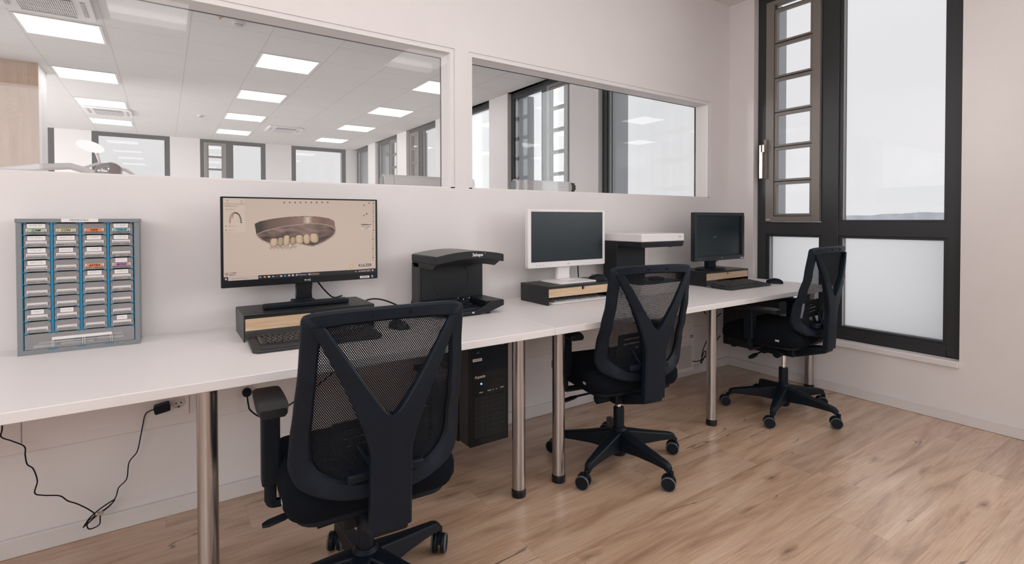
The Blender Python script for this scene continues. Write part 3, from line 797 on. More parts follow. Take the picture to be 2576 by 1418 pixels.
# ================================================================== MONITOR RISERS
def riser(x0, label, seed):
    Wd, D, Hh = .495, .252, .100; th = .0035
    t = empty('monitor_riser', (x0+Wd/2, -.342+D/2, T+.0003)); tag(t, label, 'monitor riser', 'black monitor risers with wooden drawers')
    w2, d2 = Wd/2, D/2
    b = MB(); b.box(-w2, w2, -d2, d2, Hh-th, Hh).box(-w2, -w2+th, -d2, d2, 0, Hh-th).box(w2-th, w2, -d2, d2, 0, Hh-th)
    b.obj('body', METALB, t, bevel=.0008)
    dz0, dz1 = .042, .083
    dr = MB().box(-w2+.006, w2-.006, -d2+.001, d2-.02, dz0, dz0+.004)
    dr.box(-w2+.006, w2-.006, d2-.024, d2-.02, dz0, dz1)
    dr = dr.obj('drawer', METALB, t, smooth=False)
    nr = .010; pts = [(-w2+.005, dz0), (w2-.005, dz0), (w2-.005, dz1+.003)]
    pts += [(nr, dz1+.003)]+[(nr*math.cos(a), dz1-.006-nr*math.sin(a)) for a in [PI*i/10 for i in range(11)]]+[(-nr, dz1+.003)]
    pts += [(-w2+.005, dz1+.003)]
    MB().prism(pts, -d2+.0005, -d2+.012, 'y').obj('drawer_front', DRAWERWOOD, dr, smooth=False)
    MB().box(-w2+.004, w2-.004, -d2+.002, -d2+.006, dz1+.0035, Hh-th).obj('fascia', METALB, t, smooth=False)
    MB().box(-w2+.004, w2-.004, -d2+.022, -d2+.024, dz0, Hh-th).obj('inner_panel', METALB, t, smooth=False)
riser(.241, 'black monitor riser with oak drawer under the large lit monitor', 1)
riser(1.676, 'black monitor riser with oak drawer under the white monitor', 2)
riser(3.032, 'black monitor riser with oak drawer under the small black monitor near the window', 3)
RT = T+.1006

# ================================================================== MONITORS
def screen_mesh(name, wd, h, parent, y_front, z0):
    """lit desktop image as vertex colours on a fine grid"""
    NX, NY = 460, 262
    def lin(r, g, b): return np.array(s2l(r, g, b))
    U, V = np.meshgrid((np.arange(NX+1))/NX, (np.arange(NY+1))/NY)   # V from top
    US = U*1.19/(1+.19*U)      # the layout was measured foreshortened
    CX = 95+US*1830
    top = 85+40*US; bot = 1090-112*US
    CY = top+V*(bot-top)
    img = np.zeros(U.shape+(3,)); rs = np.random.RandomState(2)
    base = lin(203, 182, 168); img[:] = base
    img *= (1.0+.07*(1-((U-.5)**2*1.6+(V-.5)**2*1.6)*1.4))[..., None]
    def inside(poly):
        m = np.zeros(U.shape, bool); n = len(poly)
        for i in range(n):
            x1, y1 = poly[i]; x2, y2 = poly[(i+1) % n]
            if y1 == y2: continue
            c = ((CY < y1) != (CY < y2)) & (CX < (x2-x1)*(CY-y1)/(y2-y1)+x1); m ^= c
        return m
    def fill(poly, col): img[inside(poly)] = lin(*col)
    def rect(x0, y0, x1, y1, col): img[(CX >= x0) & (CX <= x1) & (CY >= y0) & (CY <= y1)] = lin(*col)
    def seg(x0, y0, x1, y1, wid, col):
        dx, dy = x1-x0, y1-y0; L2 = dx*dx+dy*dy+1e-9
        tt = np.clip(((CX-x0)*dx+(CY-y0)*dy)/L2, 0, 1); dd = np.hypot(CX-x0-tt*dx, CY-y0-tt*dy)
        img[dd < wid] = lin(*col)
    rect(95, 80, 362, 498, (213, 192, 178)); seg(100, 155, 362, 160, 3, (170, 148, 135))
    inner = [(497, 520), (600, 478), (800, 430), (1000, 400), (1180, 388), (1330, 400), (1420, 430), (1453, 475), (1440, 520), (1400, 560), (1330, 605), (1260, 640), (1180, 668), (1090, 655), (980, 625), (700, 640), (640, 628), (575, 600), (520, 560)]
    m = inside(inner)
    nz_ = np.zeros(U.shape)
    for k, (fx, fy, a) in enumerate(((55, 30, 1.), (110, 45, .7), (220, 100, .5))):
        nz_ += a*np.sin(CX/fx+2.3*np.sin(CY/fy+k))*np.cos(CY/fy*1.3+1.7*np.sin(CX/fx*.8+k))
    sh = np.clip(.42+.20*nz_+.28*np.exp(-((CX-1080)/170)**2-((CY-470)/60)**2)+.22*np.exp(-((CX-750)/160)**2-((CY-470)/40)**2), .05, 1)
    dk, lt = lin(38, 30, 30), lin(160, 130, 120)
    img[m] = (dk+(lt-dk)*sh[..., None])[m]
    rim = inner[:8]
    for a, b in zip(inner, inner[1:]+inner[:1]): seg(*a, *b, 7, (205, 184, 168))
    for a, b in zip(inner, inner[1:]+inner[:1]): seg(*a, *b, 2.2, (110, 86, 76))
    band = [(478, 400), (540, 370), (700, 338), (900, 315), (1080, 308), (1250, 315), (1370, 335), (1430, 365), (1440, 400), (1455, 478), (1420, 426), (1330, 398), (1180, 386), (1000, 398), (800, 428), (600, 476), (497, 520)]
    m = inside(band)
    xs_ = [478, 560, 640, 900, 1060, 1120, 1170, 1300, 1440]; cs = [(58, 50, 50), (66, 57, 56), (104, 84, 77), (128, 102, 93), (150, 122, 110), (214, 192, 178), (150, 120, 106), (124, 94, 84), (140, 108, 96)]
    C = np.array([lin(*c) for c in cs]); bc = np.stack([np.interp(CX, xs_, C[:, i]) for i in range(3)], -1); img[m] = bc[m]
    for a, b in zip(band[:9], band[1:9]): seg(*a, *b, 2.5, (84, 68, 62))
    # transparent edge under the teeth
    prev = None
    for i in range(24):
        x = 655+i*14.5; y = 690+10*math.sin(i*1.9)+(-8 if i > 18 else 6); 
        if prev: seg(*prev, x, y, 3, (186, 158, 140)); seg(prev[0], prev[1]-14, x, y-16, 2.5, (120, 92, 80))
        prev = (x, y)
    teeth = [(1195, 568, 50, 54, 4), (1105, 580, 40, 56, 2), (1018, 585, 46, 52, 2), (940, 603, 33, 46, -2), (862, 598, 38, 62, -4), (790, 615, 36, 52, -3), (710, 622, 46, 50, -5)]
    for cx, cy, rx, ry, tl in teeth:
        dx = (CX-cx-tl*(CY-cy)/ry)/rx; dy = (CY-cy)/ry
        q = np.abs(dx)**2.8+np.abs(dy)**2.8
        o_ = (q < 1.22) & (q >= 1); img[o_] = lin(92, 68, 58)
        i_ = q < 1
        sh_ = np.clip(1.06-.42*np.abs(dx+.12)**2.2-.26*np.clip(dy, 0, 1)**2, .3, 1.1)
        tc_ = lin(206, 178, 150) if cx not in (790, 940) else lin(180, 158, 130)
        img[i_] = (tc_*sh_[..., None])[i_]
    # tooth chart
    for i in range(15):
        a = PI*(1.02-i/14*1.04); x = 245+68*math.cos(a); y = 372-108*math.sin(a)
        if i < 8 or True: seg(x-5, y-4, x+5, y+4, 8, (92, 76, 68) if i > 6 else (150, 126, 110))
    seg(218, 285, 212, 330, 4, (196, 96, 84))
    for i in range(9): x = 838+i*65; seg(x-7, 144, x+6, 140, 5, (120, 98, 90)); seg(x, 132, x+4, 150, 3, (90, 66, 62))
    for y in (425, 475): seg(125, y, 133, y, 5, (90, 74, 70)); seg(160, y, 250-15*(y > 450), y, 3, (160, 138, 124))
    for y in (182,): seg(122, y, 270, y+3, 5, (168, 146, 134)); seg(122, 220, 230, 222, 4, (176, 154, 140))
    seg(140, 115, 156, 115, 4, (130, 108, 98)); seg(315, 118, 326, 118, 4, (130, 108, 98)); seg(130, 140, 160, 140, 3, (150, 128, 116)); seg(302, 143, 335, 143, 3, (150, 128, 116))
    for i in range(26): y = 150+i*27; seg(1900-.012*(y-150)-2, y, 1900-.012*(y-150)+(4 if i % 3 else 8), y+4, 4 if i % 4 else 6, (120, 96, 86))
    seg(1820, 278, 1824, 280, 8, (190, 50, 48)); seg(1789, 296, 1791, 300, 6, (60, 48, 46)); seg(1790, 165, 1794, 186, 5, (140, 116, 104)); seg(1848, 150, 1852, 151, 6, (80, 62, 58))
    rect(1752, 398, 1885, 468, (216, 198, 184)); seg(1758, 406, 1862, 409, 6, (96, 82, 66)); seg(1874, 405, 1877, 406, 6, (200, 60, 56))
    for y in (424, 436): seg(1760, y, 1868, y+1, 2, (120, 100, 92))
    seg(1792, 456, 1840, 457, 3, (130, 108, 98))
    for i in range(3): y = 992+i*14; seg(110, y, 150, y-1, 2.5, (70, 56, 52)); seg(165, y-1, 250-i*6, y-4, 2.5, (96, 76, 70))
    # logo ring
    dd = np.hypot(CX-1641, CY-908); img[(dd < 23) & (dd > 15)] = lin(196, 160, 84); img[dd <= 15] = lin(214, 192, 160); img[(dd <= 9)] = lin(226, 210, 186)
    seg(1755, 938, 1860, 936, 1.6, (186, 140, 110))
    # taskbar
    tb = CY > bot-46; img[tb & (CX > 518)] = lin(22, 22, 28); img[tb & (CX <= 518)] = lin(198, 176, 164); img[tb & (CX < 147)] = lin(24, 24, 30)
    def tby(x): return 1090-112*(x-95)/1830-23
    seg(120, tby(120), 124, tby(124), 9, (225, 214, 205))
    seg(196, tby(196), 375, tby(375), 3, (130, 108, 98))
    for x, c in ((542, (150, 140, 136)), (595, (226, 146, 96)), (645, (220, 208, 202)), (696, (70, 170, 168)), (742, (150, 20, 34)), (793, (200, 196, 200)), (842, (90, 140, 190)), (890, (210, 200, 195)), (936, (214, 206, 204))):
        seg(x-5, tby(x), x+5, tby(x), 9, c)
    rect(965, 990, 1105, 1040, (30, 30, 38)); rect(1112, 980, 1258, 1030, (58, 48, 48))
    for x in (982, 1134): seg(x-4, tby(x), x+4, tby(x), 8, (210, 200, 200))
    seg(1002, tby(1002), 1096, tby(1096), 4, (176, 168, 166)); seg(1152, tby(1152), 1246, tby(1246), 4, (196, 150, 134))
    for x in (1690, 1730, 1752, 1772, 1790, 1808): seg(x-4, tby(x), x+4, tby(x), 5, (196, 188, 188))
    for x in (1845,): seg(x-16, tby(x)-7, x+16, tby(x)-8, 2.5, (200, 190, 188)); seg(x-22, tby(x)+7, x+20, tby(x)+5, 2.5, (200, 190, 188))
    seg(1886, tby(1886)-3, 1890, tby(1886)-3, 8, (214, 206, 204))
    verts = np.stack([U*wd-wd/2, np.full_like(U, y_front), z0+h*(1-V)], -1).reshape(-1, 3)
    idx = np.arange((NX+1)*(NY+1)).reshape(NY+1, NX+1)
    faces = np.stack([idx[:-1, :-1], idx[1:, :-1], idx[1:, 1:], idx[:-1, 1:]], -1).reshape(-1, 4)
    me = bpy.data.meshes.new(name)
    me.vertices.add(len(verts)); me.vertices.foreach_set('co', verts.ravel())
    me.loops.add(faces.size); me.loops.foreach_set('vertex_index', faces.ravel().astype(np.int32))
    me.polygons.add(len(faces)); me.polygons.foreach_set('loop_start', np.arange(0, faces.size, 4, dtype=np.int32))
    me.update(calc_edges=True)
    at = me.color_attributes.new('screen', 'FLOAT_COLOR', 'POINT')
    rgba = np.concatenate([img.reshape(-1, 3), np.ones((len(verts), 1))], 1)
    at.data.foreach_set('color', rgba.ravel().astype(np.float32))
    m = bpy.data.materials.new('lit_screen'); m.use_nodes = True; tt = m.node_tree; b = tt.nodes['Principled BSDF']
    b.inputs['Base Color'].default_value = (.01, .01, .01, 1); b.inputs['Roughness'].default_value = .35
    a = tt.nodes.new('ShaderNodeVertexColor'); a.layer_name = 'screen'
    tt.links.new(a.outputs[0], b.inputs['Emission Color']); b.inputs['Emission Strength'].default_value = .86
    me.materials.append(m)
    o = bpy.data.objects.new(name, me); COL.objects.link(o); o.parent = parent
    return o

# large lit monitor
t = empty('monitor', (.491, -.2, RT+.0003)); tag(t, 'large black monitor showing a dental arch on its lit screen', 'monitor', 'monitors on the desks')
zb = .921-RT; zt = 1.278-RT; wd = .622
MB().prism(rrect(0, (zb+zt)/2, wd, zt-zb, .003), .0, .022, 'y').obj('housing', BLACKG, t, bevel=.001)
MB().box(-.19, .19, .022, .046, zb+.05, zt-.10).obj('rear_cover', BLACK, t, bevel=.008)
screen_mesh('screen', wd-.018, zt-zb-.034, t, -.0008, zb+.028)
text('lettering', 'KULZER', .0165, emis('screen_text_dark', s2l(52, 40, 40), .9), t, (.253, -.0014, zb+.062), depth=.0002, bold=.0002)
text('brand_lettering', 'BenQ', .0105, pbr('silver_print', (.55, .53, .52), .4), t, (.008, -.0006, zb+.013), bold=.0003)
MB().box(.230, .272, -.0012, -.0002, zb+.005, zb+.015).obj('sticker', PAPER, t, smooth=False)
text('sticker_print', 'CAD-03/22-001', .0048, INKB, t, (.251, -.0018, zb+.010))
st = MB().box(.281, .290, -.0012, -.0002, zb+.006, zb+.016).obj('energy_label', pbr('blue_label', (.20, .32, .45), .5), t, smooth=False)
nk = MB(); rings = []
for z, hw_, yo in ((.022, .033, .040), (.05, .031, .040), (.09, .034, .037), (.115, .044, .034), (.125, .05, .034)):
    rings.append([(a*hw_, yo+b*.014, z) for a, b in ((-1, -1), (1, -1), (1, 1), (-1, 1))])
nk.loft(rings); nk.obj('neck', BLACKG, t, bevel=.004)
MB().prism([(.016, .09), (.016, .15), (.046, .13), (.052, .10)], -.04, .04, 'x').obj('neck_mount', BLACK, t, bevel=.003)
MB().prism([(-.166, -.052), (.166, -.052), (.166, .006), (.045, .012), (.045, .085), (-.045, .085), (-.045, .012), (-.166, .006)], 0, .017).obj('base', BLACK, t, bevel=.004)
# white monitor
t = empty('monitor', (1.92, -.2, RT+.0003)); tag(t, 'white monitor with a dark blank screen on the middle riser', 'monitor', 'monitors on the desks')
zb = .916-RT; zt = 1.245-RT; o_ = .017
b = MB(); w2 = .290
b.prism(rrect(o_, (zb+zt)/2, w2*2, zt-zb, .008), 0, .028, 'y'); b.obj('housing', WHITEP, t, bevel=.003)
MB().box(-.15, .18, .028, .055, zb+.06, zt-.08).obj('rear_cover', WHITEP, t, bevel=.01)
MB().box(o_-w2+.022, o_+w2-.022, -.0012, -.0002, zb+.034, zt-.014).obj('screen', SCREENOFF, t, smooth=False)
text('brand_lettering', 'BenQ', .008, pbr('grey_print2', (.42, .40, .40), .5), t, (o_, -.0006, zb+.016))
bt = MB(); [bt.cyl((o_-w2+.06+i*.022, -.001, zb+.015), (o_-w2+.06+i*.022, -.0003, zb+.015), .003, n=12) for i in range(3)]; bt.obj('buttons', pbr('grey_print2', (.42, .40, .40), .5), t)
mk = MB().box(o_-w2+.02, o_-w2+.075, -.0008, -.0002, zt-.009, zt-.006).box(o_+w2-.07, o_+w2-.02, -.0008, -.0002, zt-.009, zt-.006).obj('printed_mark', pbr('faint_grey', (.62, .59, .58), .6), t, smooth=False)
MB().loft([[(x*h_, y_, z) for x, y_ in ((-1, .022+yy), (1, .022+yy), (1, .048+yy), (-1, .048+yy))] for z, h_, yy in ((.012, .05, .0), (.05, .045, .0), (.13, .05, -.008))]).obj('neck', WHITEP, t, bevel=.006)
MB().prism(rrect(0, -.02, .27, .185, .012), 0, .009).obj('base', WHITEP, t, bevel=.0025)
MB().prism(rrect(0, .015, .11, .075, .008), .0095, .013).obj('swivel_plate', WHITEP, t, bevel=.0015)
# small black monitor
t = empty('monitor', (3.215, -.285, RT+.0003), math.radians(-1)); tag(t, 'small black monitor with a reflective blank screen by the window', 'monitor', 'monitors on the desks')
zb = .899-RT; zt = 1.235-RT; o_ = .040; w2 = .281
MB().prism(rrect(o_, (zb+zt)/2, w2*2, zt-zb, .008), 0, .022, 'y').obj('housing', pbr('blue_black_plastic', (.010, .017, .022), .42), t, bevel=.003)
bz_ = MB()
for q in ((o_-w2, o_+w2, zb, zb+.030), (o_-w2, o_+w2, zt-.022, zt), (o_-w2, o_-w2+.024, zb+.030, zt-.022), (o_+w2-.024, o_+w2, zb+.030, zt-.022)): bz_.box(q[0], q[1], -.014, -.0003, q[2], q[3])
bz_.obj('bezel', pbr('blue_black_plastic', (.010, .017, .022), .42), t, bevel=.002)
MB().box(o_-.2, o_+.2, .022, .05, zb+.05, zt-.06).obj('rear_cover', BLACK, t, bevel=.01)
MB().box(o_-w2+.0245, o_+w2-.0245, -.0022, -.0006, zb+.0305, zt-.0225).obj('screen', SCREENOFF, t, smooth=False)
text('brand_lettering', 'BENQ', .009, pbr('grey_print3', (.30, .33, .34), .5), t, (o_+.02, -.0146, zb+.015))
text('model_lettering', 'FP 222 WH', .007, pbr('grey_print3', (.30, .33, .34), .5), t, (o_-w2+.055, -.0146, zb+.012))
MB().box(o_+w2-.045, o_+w2-.01, -.0148, -.0142, zb+.006, zb+.012).obj('sticker', PAPER, t, smooth=False)
text('caption', 'no signal', .011, emis('screen_caption', (.09, .12, .13), 1), t, (o_-.05, -.0024, zb+.165), rot=(PI/2, math.radians(-8), 0))
MB().box(-.045, .045, .024, .06, .010, .10).obj('neck', BLACK, t, bevel=.006)
bs = MB(); bs.loft([[(-.008+.118*s_*math.cos(2*PI*i/40), .035+.095*s_*math.sin(2*PI*i/40), z) for i in range(40)] for z, s_ in ((0, 1), (.007, 1), (.013, .9), (.016, .5))]); bs.obj('base', BLACK, t)

# ================================================================== KEYBOARDS AND MICE
def keyboard(x, y, z, rz, wd, dp, label, body, keym, tilt=6., legend=True):
    t = empty('keyboard', (x, y, z), rz); tag(t, label, 'keyboard', 'keyboards on the desks'); t.rotation_euler = (math.radians(tilt), 0, rz); sn = math.sin(math.radians(tilt)); t.location.z = T+dp/2*sn+.0008
    MB().prism(rrect(0, 0, wd, dp, .028, 6), .0, .010).obj('body', body, t, bevel=.003)
    k = MB(); kp = (wd-.05)/21.5; r_ = random.Random(4)
    rows = [(dp/2-.030, [1]*4+[0]+[1]*4+[1]*4+[.0]+[1]*3+[0]+[1]*3), (dp/2-.052, [1]*21), (dp/2-.071, [1.5]+[1]*19), (dp/2-.090, [1.75]+[1]*12+[1.5]+[1]*4), (dp/2-.109, [1.25]+[1]*12+[1.9]+[1]*4), (dp/2-.128, [1.5, 1.2, 1.2, 6, 1.2, 1.2, 1.5, 1, 1, 1, 1.8])]
    lg = MB()
    for yy, ks in rows:
        xx = -wd/2+.028
        for kk in ks:
            wk = kp*(kk if kk else .5)
            if xx+wk > wd/2-.022: break
            if kk:
                x0_, x1_, y0_, y1_ = xx+.001, xx+wk-.001, yy-.0085, yy+.0085
                k.loft([[(x0_, y0_, .0105), (x1_, y0_, .0105), (x1_, y1_, .0105), (x0_, y1_, .0105)], [(x0_+.002, y0_+.002, .016), (x1_-.002, y0_+.002, .016), (x1_-.002, y1_-.001, .016), (x0_+.002, y1_-.001, .016)]])
                if legend and kk < 3: lg.box(x0_+.004, x0_+.004+r_.uniform(.0018, .004), yy+.0005, yy+.004, .0161, .0163)
            xx += wk
    ko = k.obj('keys', keym, t, smooth=False)
    if legend: lg.obj('key_legends', pbr('white_legend', (.6, .58, .57), .6), ko, smooth=False)
    else: lg.bm.free()
    MB().prism(rrect(0, -dp/2+.024, wd-.05, .030, .012), .0103, .0118).obj('palm_rest', body, t, bevel=.0005)
    ft = MB(); [ft.box(s*(wd/2-.06)-.012, s*(wd/2-.06)+.012, dp/2-.03, dp/2-.022, -(dp-.03)*sn+.0004, -.0002) for s in (-1, 1)]; ft.obj('feet', body, t)
KBD = pbr('keyboard_black', (.024, .027, .030), .5)
KEY = pbr('key_black', (.014, .017, .020), .38)
KBW = pbr('keyboard_white', (.70, .66, .64), .45)
keyboard(.474, -.455, T+.016, math.radians(-1.5), .455, .205, 'black keyboard before the large lit monitor, half hidden by the nearest chair', KBD, KEY, 3)
keyboard(1.925, -.262, T+.0065, 0, .44, .15, 'pale keyboard tucked under the middle monitor riser', KBW, pbr('key_grey', (.36, .34, .33), .5), 2, False)
keyboard(3.235, -.452, T+.0185, math.radians(-1), .475, .200, 'black keyboard before the small monitor near the window', KBD, KEY, 6)
def mouse(x, y, z, rz, label, body, strip):
    t = empty('computer_mouse', (x, y, z), rz); tag(t, label, 'mouse', 'computer mice')
    b = MB(); rings = []
    L_ = .108
    for i in range(13):
        s = i/12; yy = -L_/2+L_*s
        hw = .031*math.sin(PI*min(max(s*.92+.04, .001), .999))**.45*(1.0 if s < .5 else 1-.12*(s-.5)); hh = .038*math.sin(PI*(.08+.80*s**.8))**.7
        rings.append([(hw*math.cos(a), yy, max(0, hh*math.sin(a)) if j else 0) for j, a in enumerate([PI*k/12 for k in range(13)])]+[])
    b.loft(rings); b.obj('shell', body, t)
    MB().cyl((-.0035, .030, .026), (.0035, .030, .026), .010, n=20).obj('scroll_wheel', DGREY, t)
    if strip: MB().loft([[(-.006, -.048+.09*s, .014+.024*math.sin(PI*(.12+.72*s))+.0015), (.006, -.048+.09*s, .014+.024*math.sin(PI*(.12+.72*s))+.0015), (.006, -.048+.09*s, .014+.024*math.sin(PI*(.12+.72*s))), (-.006, -.048+.09*s, .014+.024*math.sin(PI*(.12+.72*s)))] for s in [i/8 for i in range(9)]]).obj('silver_strip', CHROME, t)
mouse(.815, -.42, T+.0005, math.radians(20), 'black computer mouse seen through the mesh of the nearest chair', BLACKG, True)
mouse(2.103, -.270, RT+.0005, math.radians(47), 'black mouse with silver strip lying on the middle monitor riser', BLACK, True)
mouse(3.60, -.50, T+.0005, math.radians(25), 'black mouse at the right end of the desk by the window', BLACK, True)

# ================================================================== SCANNERS
def black_scanner():
    t = empty('dental_scanner', (1.2, -.22, T+.0003)); tag(t, 'black dental scanner with arched head between the large and the white monitor', 'scanner', 'dental scanners')
    x0, x1 = 1.02-1.2, 1.385-1.2; yf, yr = -.36+.22, -.075+.22
    K = pbr('scanner_black', (.008, .0105, .0135), .42, spec=.4); KT = pbr('scanner_top', (.11, .102, .095), .35)
    def arch(x): s = (x-x0)/(x1-x0); return .285+.020*math.sin(PI*s)**.9+.002*s
    N = 20
    hd = MB(); rings = []
    for i in range(N+1):
        x = x0+(x1-x0)*i/N; zt_ = arch(x); th = .036
        rings.append([(x, yf, zt_-th), (x, yf, zt_), (x, yr, zt_), (x, yr, zt_-th)])
    hd.loft(rings); hd.obj('head', K, t, bevel=.003)
    tp = MB(); rings = []
    for i in range(N+1):
        x = x0+.004+(x1-x0-.008)*i/N; zt_ = arch(x)+.0004
        rings.append([(x, yf+.004, zt_), (x, yf+.004, zt_+.0008), (x, yr-.004, zt_+.0008), (x, yr-.004, zt_)])
    tp.loft(rings); tp.obj('top_cover', pbr('scanner_top', (.03, .031, .032), .30), t)
    ud = MB(); rings = []
    for i in range(N+1):
        x = x0+.0+(x1-x0-.02)*i/N; zt_ = arch(x)-.0365; dd = .024
        e = .028*max(0, (i-N+2)/2)
        rings.append([(x-e*.2, yf+.03+dd*.6, zt_-dd), (x, yf+.006, zt_), (x, yr-.01, zt_), (x-e*.2, yr-.03, zt_-dd)])
    ud.loft(rings); ud.obj('underside', pbr('scanner_under', (.014, .012, .014), .5), t, bevel=.002)
    MB().box(x0+.012, 1.382-1.2, .060, yr-.012, .060, .262).obj('column', K, t, bevel=.003)
    MB().box(x0, x0+.012, yf+.20, yr, .02, .248).obj('side_panel', pbr('scanner_side', (.022, .024, .025), .4), t, bevel=.003)
    # arc ring on the column face
    ar = MB(); pts = [(x0+.178+.098*math.cos(a), .0595, .155+.105*math.sin(a)) for a in [PI*(-.25)+1.5*PI*i/40 for i in range(41)]]
    ar.tube(pts, .0022, 6); ar.obj('swing_arm_track', pbr('dark_red', (.030, .012, .014), .5), t)
    # base with scooped front
    b = MB(); pts = [(x0+.0, .036), (x0, .062), (x0+.05, .062)]
    for i in range(13):
        s = i/12; pts.append((x0+.05+(x1-x0-.13)*s, .062-.040*math.sin(PI*s)**.7))
    pts += [(x1-.06, .062), (x1, .062), (x1, .036), (x1-.09, .008), (x0+.09, .008)]
    b.prism(pts, yf, yf+.012, 'y')
    b.box(x1-.095, x1, yf+.012, yr, .034, .062).box(x0, x0+.06, yf+.012, yr, .034, .062).box(x0+.06, x1-.095, yf+.16, yr, .034, .062).box(x0+.06, x1-.095, yf+.012, yf+.16, .010, .020)
    b.prism([(x0, .034), (x1, .034), (x1-.09, .008), (x0+.09, .008)], yf+.013, yr, 'y')
    b.obj('base', K, t, bevel=.002)
    MB().lathe([(.045, .0205), (.045, .045), (.030, .050), (.030, .066), (.026, .068)], ((x0+x1)/2+.01, yf+.10, 0)).obj('turntable', BLACK, t)
    pn = MB()
    for a in range(3): pn.cyl(((x0+x1)/2+.01+.032*math.cos(a*2.1), yf+.10+.032*math.sin(a*2.1), .0685), ((x0+x1)/2+.01+.032*math.cos(a*2.1), yf+.10+.032*math.sin(a*2.1), .075), .003, n=10)
    pn.obj('pins', CHROME, t)
    f = MB()
    for fx, fy in ((x1-.075, yf+.03), (x0+.075, yf+.03), (x1-.11, yr-.03), (x0+.11, yr-.03)): f.cyl((fx, fy, 0), (fx, fy, .010), .012, n=16)
    f.box(x0+.10, x1-.13, yf+.01, yf+.05, .0, .0078)
    f.obj('feet', BLACKG, t)
    text('lettering', '3shape', .021, pbr('white_print', (.75, .73, .72), .5), t, (x0+.215, yf-.0005, arch(0)-.017), bold=.0005)
    text('mark', '>', .010, pbr('white_print', (.75, .73, .72), .5), t, (x0+.2565, yf-.0005, arch(0)-.010))
    MB().box(x0+.185, x0+.190, yf-.0008, yf-.0001, .012, .019).box(x0+.192, x0+.197, yf-.0008, yf-.0001, .012, .019).obj('button_mark', pbr('white_print', (.75, .73, .72), .5), t, smooth=False)
black_scanner()
t = empty('dental_scanner', (2.525, -.25, T+.0003)); tag(t, 'white and black dental scanner behind the second chair, right of the white monitor', 'scanner', 'dental scanners')
x0, x1 = -.195, .197; yf, yr = -.15, .17; K = pbr('scanner_black', (.008, .0105, .0135), .42, spec=.4)
hp = [(x0, yf), (x1, yf), (x1, yr-.1), (.05, yr), (x0, yr)]
MB().prism(hp, .322, .370).obj('head', WHITEP, t, bevel=.005)
MB().loft([[(x, y, .3215) for x, y in hp], [(x*.97, y*.97+.002, .288) for x, y in hp]]).obj('underside', K, t, bevel=.004)
MB().cyl((.12, yf+.05, .283), (.12, yf+.05, .2875), .010, n=16).obj('lens', BLACKG, t)
MB().box(x0+.006, .075, yr-.11, yr-.006, .075, .2875).obj('column', K, t, bevel=.004)
MB().box(x0, x0+.006, yr-.12, yr, .06, .32).obj('side_panel', K, t, bevel=.002)
MB().prism(hp, .0, .066).obj('base', WHITEP, t, bevel=.005)
MB().prism([(x*.97, y*.97) for x, y in hp], .0662, .074).obj('base_cover', K, t, bevel=.002)
MB().lathe([(.05, .0745), (.05, .09), (.03, .095)], (.05, yf+.1, 0)).obj('turntable', BLACK, t)
text('lettering', '3shape', .013, pbr('grey_print2', (.42, .40, .40), .5), t, (.155, yf-.0006, .350))

